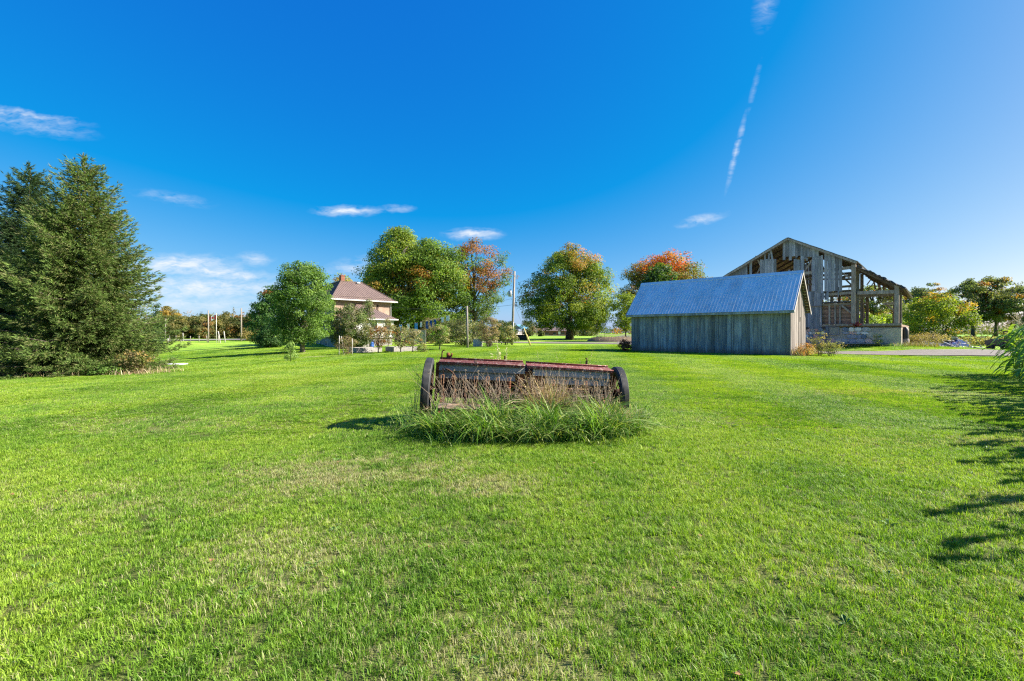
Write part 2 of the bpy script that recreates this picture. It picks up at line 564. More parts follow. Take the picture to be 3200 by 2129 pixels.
def lawn_colour(g, pos):
    """lawn tone from world position: lush and pale areas, straw patches (worn spots with a shape of their own)"""
    big = g.noise(pos, .16, 3.0, .55)
    mid = g.noise(pos, .75, 4.0, .6)
    fine = g.noise(pos, 4.5, 3.0, .6)
    k = g.m('ADD', g.m('ADD', g.m('MULTIPLY', big, .45), g.m('MULTIPLY', mid, .35)), g.m('MULTIPLY', fine, .2))
    c = g.ramp(k, [(.36, (.075, .18, .018)), (.46, (.17, .31, .026)), (.54, (.26, .395, .034)), (.66, (.35, .44, .08))])
    straw = None
    for (x, y, rx, ry, a) in [(-1.9, 5.4, 1.9, 1.0, 1.0), (-.35, 4.75, 1.1, .5, .9), (-3.6, 4.6, 1.6, .9, .55), (-1.5, 3.2, 1.2, .8, .5), (.6, 2.75, .9, .5, .45), (-.2, 2.2, 1.0, .4, .6),
                              (10.5, 12, 3.5, 1.0, .7), (6.5, 6.6, 2.2, .5, .7), (4.6, 4.2, 1.2, .5, .6), (2.6, 3.0, .9, .3, .6), (-6, 8.0, 3.0, 1.0, .3), (-14.2, 34, 4.5, 1.2, .8), (-19, 38, 3, 1.5, .6)]:
        d = g.v('MULTIPLY', g.v('SUBTRACT', pos, (x, y, 0)), (1 / rx, 1 / ry, 0))
        ln = g('ShaderNodeVectorMath', {'operation': 'LENGTH'}, i0=d).outputs['Value']
        e = g.m('MULTIPLY', g.sstep(ln, 1.25, .25), a)
        straw = e if straw is None else g.m('MAXIMUM', straw, e)
    s = g.m('MULTIPLY', g.m('ADD', straw, .10), g.sstep(g.m('ADD', g.m('MULTIPLY', mid, .55), g.m('MULTIPLY', fine, .45)), .36, .62))
    return c, s


def ground_mat():
    m, g = newmat('lawn_ground')
    pos = g('ShaderNodeNewGeometry').outputs['Position']
    c, s = lawn_colour(g, pos)
    far = g.sstep(g('ShaderNodeVectorMath', {'operation': 'LENGTH'}, i0=pos).outputs['Value'], 12.0, 60.0)
    soil = g.ramp(g.noise(pos, 9.0, 4), [(.3, (.03, .023, .013)), (.7, (.1, .08, .04))])
    c = g.mix(far, g.mix(.22, soil, c), c)
    c = g.mix(g.m('MULTIPLY', s, .5), c, (.28, .26, .12))
    tuft = g.noise(g.v('MULTIPLY', pos, (1, 1, 1)), 7.0, 5, .7)
    c = g.mix(1.0, c, g.ramp(tuft, [(.3, .72), (.7, 1.25)]), 'MULTIPLY')
    finish(g, c, .9, .15, 0, tuft, .9, .06)
    return m


def blade_mat():
    m, g = newmat('lawn_blades')
    pos = g('ShaderNodeNewGeometry').outputs['Position']
    c, s = lawn_colour(g, pos)
    at = g('ShaderNodeAttribute', {'attribute_name': 'Col'})
    sp = g('ShaderNodeSeparateColor', None, Color=at.outputs['Color'])
    r1, r2 = sp.outputs[0], sp.outputs[1]
    c = g.mix(1.0, c, g.ramp(r1, [(0, (.5, .62, .6)), (.5, (1, 1, 1)), (1, (1.5, 1.32, 1.6))]), 'MULTIPLY')
    near = g.sstep(g('ShaderNodeVectorMath', {'operation': 'LENGTH'}, i0=pos).outputs['Value'], 7.0, 2.5)
    dry = g.m('LESS_THAN', r2, g.m('ADD', g.m('MULTIPLY', s, .62), g.m('MULTIPLY_ADD', near, .04, .15)))
    c = g.mix(dry, c, g.ramp(r1, [(0, (.2, .18, .08)), (.5, (.37, .36, .17)), (1, (.52, .52, .3))]))
    finish(g, c, .55, .25, 0, None, transl=.4, tcol=g.mix(1.0, c, (1.2, 1.25, .5), 'MULTIPLY'))
    return m


M['ground'] = ground_mat()
M['lawn'] = blade_mat()
M['gravel'] = stain('gravel', [(.3, (.11, .095, .08)), (.5, (.175, .155, .135)), (.7, (.25, .225, .2))], 11, bstr=.7, bdist=.03, var=0)
M['asphalt'] = stain('road_surface', [(.3, (.17, .165, .155)), (.6, (.24, .23, .22))], 2, bstr=.1, var=0)
M['field'] = stain('hay_field', [(.3, (.11, .25, .02)), (.5, (.16, .32, .025)), (.7, (.2, .36, .04))], .6, bstr=.6, bdist=.1, var=0)
M['straw_field'] = stain('stubble', [(.3, (.2, .165, .08)), (.7, (.3, .255, .13))], .6, bstr=.3, var=0)
M['soil'] = stain('soil', [(.3, (.07, .05, .035)), (.7, (.2, .15, .11))], 8, bstr=.7, bdist=.03, var=0)

# ------------------------------------------------------------------ ground
rad = [0.0]
r_ = 0.6
while r_ < 7000:
    rad.append(r_)
    r_ *= 1.045 if 8 < r_ < 140 else (1.09 if r_ < 400 else 1.2)
NA = 180
V = [(0, 0)]
for r_ in rad[1:]:
    for k in range(NA):
        a = 2 * math.pi * k / NA
        V.append((r_ * math.sin(a), r_ * math.cos(a)))
V = np.array(V)
Z = zt_np(V[:, 0], V[:, 1])
Z = np.where(np.hypot(V[:, 0], V[:, 1]) > 3000, -2.0, Z)
tri = []
for k in range(NA):
    tri.append((0, 1 + k, 1 + (k + 1) % NA))
for i in range(len(rad) - 2):
    for k in range(NA):
        a, b = 1 + i * NA + k, 1 + i * NA + (k + 1) % NA
        c, d = a + NA, b + NA
        tri += [(a, c, b), (b, c, d)]
tri = np.array(tri)[:, ::-1]
tag(link('ground', mesh_np('ground', np.c_[V, Z], tri, M['ground'], smooth=True)), kind='structure')


def strip(name, mat, pts, half, off=.05, step=2.0, cross=4, jit=.25):
    """a draped strip along a polyline (points x,y); half may be a list"""
    pts = [Vector((p[0], p[1], 0)) for p in pts]
    hs = half if hasattr(half, '__len__') else [half] * len(pts)
    dense, hw = [], []
    for i in range(len(pts) - 1):
        n = max(1, int((pts[i + 1] - pts[i]).length / step))
        for k in range(n):
            t = k / n
            p0, p1, p2, p3 = pts[max(i - 1, 0)], pts[i], pts[i + 1], pts[min(i + 2, len(pts) - 1)]
            q = .5 * (2 * p1 + (p2 - p0) * t + (2 * p0 - 5 * p1 + 4 * p2 - p3) * t * t + (3 * p1 - p0 - 3 * p2 + p3) * t ** 3)
            dense.append(q); hw.append(hs[i] * (1 - t) + hs[i + 1] * t)
    dense.append(pts[-1]); hw.append(hs[-1])
    XY = []
    for i, p in enumerate(dense):
        d = (dense[min(i + 1, len(dense) - 1)] - dense[max(i - 1, 0)]).normalized()
        nrm = Vector((-d.y, d.x, 0))
        jl, jr = rnd.uniform(-jit, jit), rnd.uniform(-jit, jit)
        for k in range(cross + 1):
            s = -1 + 2 * k / cross
            q = p + nrm * (s * hw[i] + (jl if k == 0 else jr if k == cross else 0))
            XY.append((q.x, q.y))
    XY = np.array(XY)
    Zs = zt_np(XY[:, 0], XY[:, 1]) + off
    c1 = cross + 1
    F_ = [(i * c1 + k, i * c1 + k + 1, (i + 1) * c1 + k + 1, (i + 1) * c1 + k) for i in range(len(dense) - 1) for k in range(cross)]
    me = mesh_np(name, np.c_[XY, Zs], np.array(F_), mat, smooth=True)
    bm = bmesh.new(); bm.from_mesh(me); bmesh.ops.recalc_face_normals(bm, faces=bm.faces[:])
    if bm.faces and sum(f.normal.z for f in bm.faces) < 0:
        bmesh.ops.reverse_faces(bm, faces=bm.faces[:])
    bm.to_mesh(me); bm.free()
    return tag(link(name, me), kind='structure'), np.array([(p.x, p.y) for p in dense]), np.array(hw)


DRIVE = [(70, 31.8), (52, 31.9), (38, 32.3), (30, 33.6), (25.5, 36.6), (22.5, 43), (20, 52), (15.5, 62), (9, 69), (2, 74), (-6, 79), (-14, 83), (-24, 90)]
DH = [3.3, 3.3, 3.2, 3.0, 2.8, 3.0, 3.0, 3.2, 4.2, 4.6, 3.6, 3.0, 3.0]
drv, dp, dh = strip('gravel_drive', M['gravel'], DRIVE, DH, .05, 1.5, 6, .3)
strip('gravel_yard', M['gravel'], [(36.5, 43.2), (41, 42.6), (46, 42.2), (60, 42)], [.8, 1.6, 2.0, 2.6], .06, 1.0, 4, .3)
lane, lp, lh = strip('gravel_lane', M['gravel'], [(16, 62), (24, 92), (36, 150), (60, 235)], [2.0, 2.0, 2.4, 3], .06, 3, 3, .2)
vv = Vector((.682, .731))
q0 = Vector((20, 215))
strip('road', M['asphalt'], [tuple(q0 + vv * t) for t in (-420, -300, -220, -150, -80, 0, 80, 200, 500)], 3.6, .18, 5, 3, .05)
strip('stubble_field', M['straw_field'], [(-40, 330), (40, 330), (130, 330), (220, 330)], [28, 30, 30, 28], .2, 12, 4, 1)
strip('hay_field', M['field'], [(76, 190), (180, 186), (330, 180), (520, 178)], [88, 86, 84, 84], .2, 10, 10, .5)

ring = [(math.cos(2 * math.pi * k / 36), math.sin(2 * math.pi * k / 36)) for k in range(36)]
sv_ = [(DX0 := .22, 8.1)] + [(.22 + (1.75 + rnd.uniform(-.1, .1)) * a_, 7.9 + (.95 + rnd.uniform(-.08, .08)) * b_) for a_, b_ in ring]
tag(link('bare_soil', mesh_np('bare_soil', np.array([(x_, y_, zt(x_, y_) + .004) for x_, y_ in sv_]), np.array([(0, 1 + k, 1 + (k + 1) % 36) for k in range(36)]), M['soil'])), kind='structure')

# ------------------------------------------------------------------ lawn blades
def blade_patch(name, size, n, w, h, seed, wild=.0, bias=0.0, per_tuft=13, spread=.022):
    """blades gathered in tufts that fan outwards, tufts of different height and tone"""
    r = np.random.default_rng(seed)
    nt = max(1, n // per_tuft)
    tc_ = np.c_[r.uniform(-size / 2, size / 2, (nt, 2)) * 1.12]
    th, tcol, tdry = r.uniform(.55, 1.3, nt), r.random(nt), r.random(nt)
    ti = r.integers(0, nt, n)
    off = r.normal(size=(n, 2)) * spread
    c = np.c_[tc_[ti] + off, np.zeros(n)]
    hh = h * r.uniform(.4, 1.25, n) * th[ti] * (1 + wild * (r.random(n) < .03) * r.uniform(.3, 1.0, n))
    a = np.arctan2(off[:, 1], off[:, 0]) + r.normal(size=n) * .9
    d = np.c_[np.cos(a), np.sin(a), np.zeros(n)]
    s = np.c_[-np.sin(a), np.cos(a), np.zeros(n)]
    d = d + np.array([bias, 0, 0])
    lean = r.uniform(.15, 1.05, n)[:, None]
    ww = (w * r.uniform(.6, 1.3, n))[:, None] / 2
    up = np.array([0, 0, 1.0])
    H = hh[:, None]
    m1 = c + up * H * .55 + d * H * lean * .3
    tip = c + up * H * (1 - .38 * lean) + d * H * lean * .95
    Vv = np.stack([c - s * ww, c + s * ww, m1 + s * ww * .8, m1 - s * ww * .8, tip], 1).reshape(-1, 3)
    i = np.arange(n)[:, None] * 5
    T = np.concatenate([i + [0, 1, 2], i + [0, 2, 3], i + [3, 2, 4]], 0)
    col = np.repeat(np.c_[np.clip(.55 * tcol[ti] + .45 * r.random(n), 0, 1), np.clip(.5 * tdry[ti] + .5 * r.random(n), 0, 1), r.random(n)], 5, 0)
    me = mesh_np(name, Vv, T, M['lawn'], col)
    return bpy.data.objects.new(name, me)


def scatter(name, pts, rot, sc, idx, sources):
    coll = bpy.data.collections.new(name + '_sources')
    for k, s in enumerate(sources):
        s.name = f'{name}_tuft_{k:02d}'
        coll.objects.link(s)
    me = bpy.data.meshes.new(name)
    me.vertices.add(len(pts)); me.vertices.foreach_set('co', np.asarray(pts, np.float32).ravel())
    for nm, ty, arr, key in (('rot', 'FLOAT_VECTOR', rot, 'vector'), ('sc', 'FLOAT', sc, 'value'), ('ix', 'INT', idx, 'value')):
        at = me.attributes.new(nm, ty, 'POINT')
        at.data.foreach_set(key, np.asarray(arr, np.int32 if ty == 'INT' else np.float32).ravel())
    o = link(name, me)
    ng = bpy.data.node_groups.new(name, 'GeometryNodeTree')
    ng.interface.new_socket('Geometry', in_out='INPUT', socket_type='NodeSocketGeometry')
    ng.interface.new_socket('Geometry', in_out='OUTPUT', socket_type='NodeSocketGeometry')
    N = ng.nodes; L = ng.links
    gi, go = N.new('NodeGroupInput'), N.new('NodeGroupOutput')
    ci = N.new('GeometryNodeCollectionInfo'); ci.inputs['Collection'].default_value = coll
    ci.inputs['Separate Children'].default_value = True; ci.inputs['Reset Children'].default_value = True
    ip = N.new('GeometryNodeInstanceOnPoints'); ip.inputs['Pick Instance'].default_value = True
    def attr(nm, ty):
        a = N.new('GeometryNodeInputNamedAttribute'); a.data_type = ty; a.inputs[0].default_value = nm
        return a.outputs[0]
    er = N.new('FunctionNodeEulerToRotation')
    L.new(attr('rot', 'FLOAT_VECTOR'), er.inputs[0]); L.new(er.outputs[0], ip.inputs['Rotation'])
    L.new(attr('sc', 'FLOAT'), ip.inputs['Scale']); L.new(attr('ix', 'INT'), ip.inputs['Instance Index'])
    L.new(gi.outputs[0], ip.inputs['Points']); L.new(ci.outputs[0], ip.inputs['Instance']); L.new(ip.outputs[0], go.inputs[0])
    md = o.modifiers.new('scatter', 'NODES'); md.node_group = ng
    return o


def off_drive(x, y, margin):
    d = np.full(len(x), 1e9)
    for P, Hh in ((dp, dh), (lp, lh)):
        dd = np.sqrt((x[:, None] - P[None, :, 0]) ** 2 + (y[:, None] - P[None, :, 1]) ** 2) - Hh[None]
        d = np.minimum(d, dd.min(1))
    return d > margin


SHED0 = Vector((10.39, 39.6, 0)); SU = Vector((.731, -.682, 0)).normalized(); SV = Vector((.682, .731, 0)).normalized()
def in_shed(x, y):
    a = (x - SHED0.x) * SU.x + (y - SHED0.y) * SU.y
    b = (x - SHED0.x) * SV.x + (y - SHED0.y) * SV.y
    return (a > .1) & (a < 11.9) & (b > .1) & (b < 5)


def lawn(name, y0, y1, step, size, n, w, h, nvar, label, wild=0.0, margin=3.0):
    src = [blade_patch(name + str(k), size, n, w, h, 100 + k + int(y0 * 10), wild, 1.5 if y0 > 5 else .25, 13, .016 if y0 < 5 else .024 if y0 < 15 else .05) for k in range(nvar)]
    ys = np.arange(y0, y1, step)
    P = []
    for y in ys:
        xm = 1.17 * y + margin
        for x in np.arange(-xm, xm, step):
            P.append((x, y))
    P = np.array(P) + rng.uniform(-.2, .2, (len(P), 2)) * step
    keep = off_drive(P[:, 0], P[:, 1], -.1 + size * .2) & ~in_shed(P[:, 0], P[:, 1])
    keep &= ~((P[:, 1] > 41) & (P[:, 0] > 34))
    keep &= ((P[:, 0] - .22) / 1.6) ** 2 + ((P[:, 1] - 7.9) / .85) ** 2 > 1
    P = P[keep]
    z = zt_np(P[:, 0], P[:, 1])
    # mowing: blades of neighbouring passes lean in opposite directions
    st = np.where((P[:, 0] * .985 - P[:, 1] * .17) / 2.1 % 2 < 1, 0.0, np.pi)
    rz = R(80) + st + rng.uniform(-.3, .3, len(P)) if y0 > 5 else rng.uniform(0, 6.28, len(P))
    rot = np.c_[np.zeros(len(P)), np.zeros(len(P)), rz]
    sc = rng.uniform(.85, 1.15, len(P))
    o = scatter(name, np.c_[P, z], rot, sc, rng.integers(0, nvar, len(P)), src)
    return tag(o, label, 'grass', kind='stuff')


def rosette(name, seed):
    r = random.Random(seed)
    mb = MB()
    for k in range(r.randint(6, 10)):
        a = k * 2.4 + r.uniform(-.3, .3)
        L = r.uniform(.035, .085); w = L * r.uniform(.22, .4); z = r.uniform(.012, .035)
        ca, sa = math.cos(a), math.sin(a)
        q = [(.004, 0, .006), (L * .55, w / 2, z), (L, 0, z * .8), (L * .55, -w / 2, z)]
        mb.add([(x * ca - y * sa, x * sa + y * ca, zz) for x, y, zz in q], [(0, 1, 2, 3)])
    me = mb.data(name, M['weed_leaf'])
    return bpy.data.objects.new(name, me)


M['weed_leaf'] = stain('broad_weed_leaf', [(.3, (.05, .12, .02)), (.7, (.13, .22, .05))], 30, rough=.6, bstr=.2, var=0)
M['dead_leaf'] = stain('fallen_leaf', [(.3, (.13, .06, .025)), (.7, (.34, .2, .09))], 40, rough=.8, bstr=.3, var=0)
def sprinkle(name, label, cat, src, n, y1, z, scl):
    u = rng.random(n) ** .65
    y = 1.8 + u * (y1 - 1.8); x = rng.uniform(-1.15, 1.15, n) * y
    ok = ((x - .22) / 1.9) ** 2 + ((y - 7.7) / 1.2) ** 2 > 1
    x, y = x[ok], y[ok]
    return tag(scatter(name, np.c_[x, y, zt_np(x, y) + z], np.c_[rng.uniform(-.2, .2, len(x)), rng.uniform(-.2, .2, len(x)), rng.uniform(0, 6.28, len(x))], rng.uniform(*scl, len(x)), rng.integers(0, len(src), len(x)), src), label, cat, kind='stuff')
sprinkle('lawn_weeds', 'flat broad-leaved weeds scattered through the lawn', 'weeds', [rosette('w%d' % k, k) for k in range(5)], 420, 14, .008, (.45, .95))
dl = []
for k in range(3):
    m_ = MB().add([(0, -.03, .004), (.018, -.008, .012), (.03, .012, .02), (.008, .016, .006), (0, .036, .014), (-.01, .014, .006), (-.03, .008, .018), (-.016, -.01, .01)], [(0, 1, 3, 5, 7), (1, 2, 3), (3, 4, 5), (5, 6, 7)]).data('leaf', M['dead_leaf'])
    dl.append(bpy.data.objects.new('dl%d' % k, m_))
sprinkle('fallen_leaves', 'a few brown fallen leaves on the lawn', 'leaves', dl, 90, 16, .03, (.4, .75))
lawn('lawn_grass', 1.7, 7.5, .42, .5, 2900, .0038, .042, 8, 'short mown lawn grass with dry straw patches in the foreground', wild=1.0, margin=1.5)
lawn('lawn_grass', 7.5, 20, .85, 1.0, 5600, .006, .036, 6, 'short mown lawn grass around the old seed drill', wild=.6)
lawn('lawn_grass', 20, 56, 1.05, 1.2, 2300, .014, .045, 6, 'mown lawn grass stretching towards the house and shed')

# ================================================================== shed (steel roof, board walls)
SL, SW, SH = 12.02, 5.05, 3.4
shed = thing('board_shed', 'weathered grey board shed with a ribbed blue-grey steel roof', 'shed', SHED0, math.atan2(SU.y, SU.x))
EAVE_Y, EAVE_Z, RIDGE_Z = -.35, 3.1, 6.05
slope = math.atan2(RIDGE_Z - EAVE_Z, SW / 2 - EAVE_Y)
x = 0.0
while x < SL - .05:
    w = min(rnd.uniform(.2, .32), SL - x)
    k = rnd.uniform(.6, 1.4)
    bl = rnd.uniform(.96, 1.06)
    bot = rnd.uniform(-.06, .06)
    piece('board', M['shed_wood'], shed, (x + w / 2, rnd.uniform(-.012, .012), (3.2 + bot) / 2), (w - rnd.uniform(.004, .016), .025, 3.2 - bot),
          (0, rnd.uniform(-.002, .002), 0), (k * (2 - bl), k, k * bl))
    x += w
for bx_ in (2.6, 4.6, 7.2, 8.3):     # battens over the joints
    piece('batten', M['shed_wood'], shed, (bx_, -.035, 1.58), (.05, .02, 3.0), (0, 0, 0), (1.35, 1.35, 1.4))
piece('sill_beam', M['shed_wood'], shed, (SL / 2, .12, .1), (SL - .1, .14, .2), (0, 0, 0), (.7, .65, .6))
piece('plate_beam', M['shed_wood'], shed, (SL / 2, .1, 3.05), (SL - .1, .12, .16), (0, 0, 0), (.8, .8, .8))
# right gable end, sunlit, boards loose and gapped
y = 0.02
while y < SW - .02:
    w = min(rnd.uniform(.14, .24), SW - y)
    yc = y + w / 2
    top = EAVE_Z + (min(yc, SW - yc) - EAVE_Y) * math.tan(slope) - .16
    k = rnd.uniform(.75, 1.15)
    tilt = rnd.uniform(-.014, .014)
    if yc > 1.1 and rnd.random() < .16:     # a broken board
        zc = rnd.uniform(1.9, 2.6)
        piece('board', M['shed_end'], shed, (SL + rnd.uniform(-.02, .03), yc, (zc + .02) / 2), (.025, w - .012, zc), (tilt, 0, 0), (k, k, k))
        piece('board', M['shed_end'], shed, (SL + rnd.uniform(-.02, .03), yc, (zc + .35 + top) / 2), (.025, w - .012, top - zc - .35), (tilt, 0, 0), (k, k, k))
    else:
        piece('board', M['shed_end'], shed, (SL + rnd.uniform(-.02, .035), yc, top / 2), (.025, w - rnd.uniform(.008, .035), top), (tilt, 0, 0), (k, k, k))
    y += w
# far gable and back wall
for (nm, horiz) in (('left', True), ('back', False)):
    t = 0.03
    while t < (SW if horiz else SL) - .03:
        w = min(rnd.uniform(.24, .34), (SW if horiz else SL) - t)
        tc_ = t + w / 2
        k = rnd.uniform(.7, 1.2)
        if horiz:
            top = EAVE_Z + (min(tc_, SW - tc_) - EAVE_Y) * math.tan(slope) - .16
            piece('board', M['shed_wood'], shed, (-.014, tc_, top / 2), (.025, w - .01, top), (0, 0, 0), (k, k, k))
        else:
            piece('board', M['shed_wood'], shed, (tc_, SW, 1.6), (w - .01, .025, 3.2), (0, 0, 0), (k, k, k))
        t += w
# steel roof: each slope is ribbed sheets laid side by side
RL = (SW / 2 - EAVE_Y) / math.cos(slope)
def ribbed_sheet(width, length, nrib=4):
    """profile across x with raised ribs, running along y from eave (0) to ridge"""
    prof = []
    p = width / nrib
    for k in range(nrib):
        c = (k + .5) * p
        for dx, dz in ((-p / 2, 0), (-.06, 0), (-.02, .015), (.02, .015), (.06, 0)):
            prof.append((c + dx, dz))
        for q_ in (.33, .66):
            xx = c + .06 + (p / 2 - .06) * q_
            prof.append((xx, .003 if q_ < .5 else 0))
    prof.append((width, 0))
    vs, fs = [], []
    for yy in (0, length):
        vs += [(a, yy, b) for a, b in prof] + [(a, yy, b - .006) for a, b in prof]
    n = len(prof)
    for i in range(n - 1):
        fs += [(i, i + 1, 2 * n + i + 1, 2 * n + i), (n + i, 3 * n + i, 3 * n + i + 1, n + i + 1), (i, n + i, n + i + 1, i + 1)]
    return MB().add(vs, fs)
nsh = 13
shw = (SL + .7) / nsh
sheet_me = ribbed_sheet(shw, RL).data('roof_sheet', M['zinc'])
for k in range(nsh):
    link('roof_sheet', sheet_me, shed, (-.35 + k * shw, EAVE_Y, EAVE_Z + .03 + rnd.uniform(-.004, .004)), (slope, 0, 0))
    link('roof_sheet', sheet_me, shed, (-.35 + (k + 1) * shw, SW - EAVE_Y, EAVE_Z + .03), (slope, 0, math.pi))
MB().prism([(SW / 2 - .2, RIDGE_Z - .14), (SW / 2, RIDGE_Z + .09), (SW / 2 + .2, RIDGE_Z - .14), (SW / 2 + .2, RIDGE_Z - .155), (SW / 2, RIDGE_Z + .07), (SW / 2 - .2, RIDGE_Z - .155)],
           SL + .74, 'x', -.37).build('ridge_cap', M['zinc'], shed)
piece('fascia', M['shed_wood'], shed, (SL / 2, EAVE_Y + .02, EAVE_Z - .07), (SL + .66, .03, .17), (0, 0, 0), (1.25, 1.25, 1.25))
for xx in (-.33, SL + .33):
    for sgn in (1, -1):
        y0_ = EAVE_Y if sgn > 0 else SW - EAVE_Y
        beam('barge_board', M['shed_wood'], shed, (xx, y0_, EAVE_Z - .07), (xx, SW / 2, RIDGE_Z - .075), .03, .16, (1.5, 1.4, 1.3))
for k in range(15):     # sheathing under the overhang
    s_ = (k + .5) / 15
    for sgn in (1, -1):
        yy = (EAVE_Y + s_ * (SW / 2 - EAVE_Y)) if sgn > 0 else SW - EAVE_Y - s_ * (SW / 2 - EAVE_Y)
        piece('roof_board', M['roof_under'], shed, (SL / 2, yy, EAVE_Z - .03 + s_ * (RIDGE_Z - EAVE_Z)), (SL + .6, .17, .02), (sgn * slope, 0, 0), grey(.7, 1.1, (1, 1, .8)))
piece('corner_trim', M['shed_end'], shed, (SL + .028, -.028, 1.5), (.07, .07, 2.98), (0, 0, 0), (.9, .92, .95))

# ================================================================== bank barn, half collapsed
BP0 = ray(2817, 1081, 40.0)
barn = thing('bank_barn', 'ruined grey timber bank barn with missing boards on a field stone foundation', 'barn', BP0, math.atan2(SU.y, SU.x))


def bw(px, py, inset=0.0):
    """measured photo position -> (t along the gable, z) on the gable plane (or one set back by inset)"""
    d = Vector(((px - CX) / F, 1, (CY - py) / F))
    s = (BP0.x * SV.x + BP0.y * SV.y + inset) / (d.x * SV.x + d.y * SV.y)
    p = d * s
    return (p.x - BP0.x) * SU.x + (p.y - BP0.y) * SU.y, EYE + d.z * s - BP0.z


pk, r1, l1, r2, r3 = bw(2463, 745), bw(2674, 818), bw(2258, 869), bw(2678, 833), bw(2817, 897)
BL = 15.0


def roof_z(t):
    if t < pk[0]:
        return pk[1] + (t - pk[0]) * (pk[1] - l1[1]) / (pk[0] - l1[0])
    if t < r1[0]:
        return pk[1] + (t - pk[0]) * (r1[1] - pk[1]) / (r1[0] - pk[0])
    return r2[1] + (t - r2[0]) * (r3[1] - r2[1]) / (r3[0] - r2[0])


def boards(x0, x1, top, bot, wd_=(.2, .32), ragged=.12, skip=0.0, tilt=.006, tone=(.6, 1.35), slots=0.0, off=0.0):
    """vertical boards of the gable between photo columns x0..x1; top/bot: photo row or 'roof'"""
    ta, tb = bw(x0, 950)[0], bw(x1, 950)[0]
    t = ta
    while t < tb - .03:
        w = min(rnd.uniform(*wd_), tb - t)
        tc_ = t + w / 2
        px = x0 + (x1 - x0) * (tc_ - ta) / (tb - ta)
        zt_ = roof_z(tc_) - .12 if top == 'roof' else bw(px, top)[1] + rnd.uniform(-ragged, ragged) * .5
        zb_ = bw(px, bot)[1] + rnd.uniform(-ragged, ragged)
        t += w
        if rnd.random() < skip:
            continue
        k = rnd.uniform(*tone)
        gap = rnd.uniform(.004, .016) + slots * rnd.random() * .05
        hgt = zt_ - zb_
        piece('board', M['barn_wood'], barn, (tc_, rnd.uniform(-.02, .02) - off, (zt_ + zb_) / 2), (w - gap, .026, hgt), (0, rnd.uniform(-tilt, tilt), 0),
              (k * rnd.uniform(.97, 1.05), k, k * rnd.uniform(.95, 1.05)))


boards(2446, 2560, 'roof', 806, ragged=.25)                  # peak
boards(2264, 2336, 'roof', 900, ragged=.05)                  # low left corner
boards(2342, 2350, 'roof', 905, ragged=.05)
boards(2375, 2427, 811, 905, ragged=.2)
boards(2480, 2514, 812, 905, ragged=.2)
boards(2504, 2512, 800, 1010, ragged=.05)
boards(2538, 2572, 800, 912, ragged=.15, tone=(.65, 1.3))
boards(2576, 2632, 'roof', 911, ragged=.08, slots=.14, tone=(.65, 1.3))
boards(2516, 2568, 912, 1026, ragged=.1, slots=.15)
boards(2568, 2590, 914, 938, ragged=.35, skip=.1, slots=.6)
boards(2462, 2470, 840, 905, ragged=.3)
for (x0, x1, y0, y1, an) in ((2388, 2393, 795, 816, 0), (2400, 2406, 790, 816, .03), (2408, 2414, 781, 812, -.16), (2520, 2525, 806, 815, 0), (2618, 2621, 908, 930, .02), (2583, 2586, 912, 936, .02)):
    a_, b_ = bw(x0, y0), bw(x1, y1)
    piece('board', M['barn_wood'], barn, ((a_[0] + b_[0]) / 2, -.01, (a_[1] + b_[1]) / 2), (abs(b_[0] - a_[0]), .026, abs(a_[1] - b_[1])), (0, an, 0), grey(.8, 1.15))
door_a, door_b = bw(2530, 960), bw(2560, 1028)
for k in range(5):
    w = (door_b[0] - door_a[0]) / 5
    piece('door_board', M['barn_wood'], barn, (door_a[0] + (k + .5) * w, -.06, (door_a[1] + door_b[1]) / 2), (w - .012, .03, door_a[1] - door_b[1]), (0, 0, 0), grey(.78, 1.05))
piece('door_rail', M['barn_beam'], barn, ((door_a[0] + door_b[0]) / 2, -.1, door_a[1] + .05), (door_b[0] - door_a[0] + .4, .05, .1), (0, 0, 0), (.7, .62, .55))


def pbeam(name, x0, y0, x1, y1, th, inset=.16, depth=.22, mat='barn_beam', color=None):
    a_, b_ = bw(x0, y0, inset), bw(x1, y1, inset)
    return beam(name, M[mat], barn, (a_[0], inset, a_[1]), (b_[0], inset, b_[1]), depth, th, color or grey(.85, 1.15))


pbeam('post', 2668, 828, 2667, 1013, .34, .1, .34, color=(1.05, 1, .95))
pbeam('post', 2680, 835, 2678, 1013, .3, .9, .3, color=(.8, .75, .72))
pbeam('post', 2803, 892, 2802, 1012, .32, .1, .34, color=(1, .97, .95))
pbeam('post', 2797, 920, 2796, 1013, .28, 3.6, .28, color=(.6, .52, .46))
for (x0, y0, x1, y1, th, ins) in ((2512, 855, 2663, 836, .26, .14), (2630, 867, 2664, 860, .2, 1.6), (2512, 873, 2664, 873, .18, 4.5), (2624, 897, 2664, 894, .22, 4.6), (2588, 921, 2664, 915, .24, .3),
                                 (2680, 916, 2798, 912, .3, .18), (2680, 926, 2796, 921, .26, 4.2), (2760, 950, 2797, 948, .24, 2.5), (2683, 950, 2712, 948, .2, 6.5), (2512, 890, 2540, 889, .2, 4.8)):
    pbeam('tie_beam', x0, y0, x1, y1, th, ins)
for (x0, y0, x1, y1, ins) in ((2514, 848, 2539, 812, .25), (2358, 872, 2376, 836, .3), (2362, 800, 2378, 832, .3), (2630, 852, 2664, 876, .3), (2634, 866, 2664, 894, 4.2), (2642, 921, 2663, 938, 1.2),
                              (2570, 832, 2577, 848, .3), (2630, 955, 2662, 980, .12), (2765, 948, 2797, 974, 2.8), (2683, 938, 2712, 916, 4.2), (2688, 960, 2700, 996, 7.0), (2696, 958, 2702, 994, 7.0), (2340, 818, 2380, 796, .22)):
    pbeam('brace', x0, y0, x1, y1, .14, ins, .1)
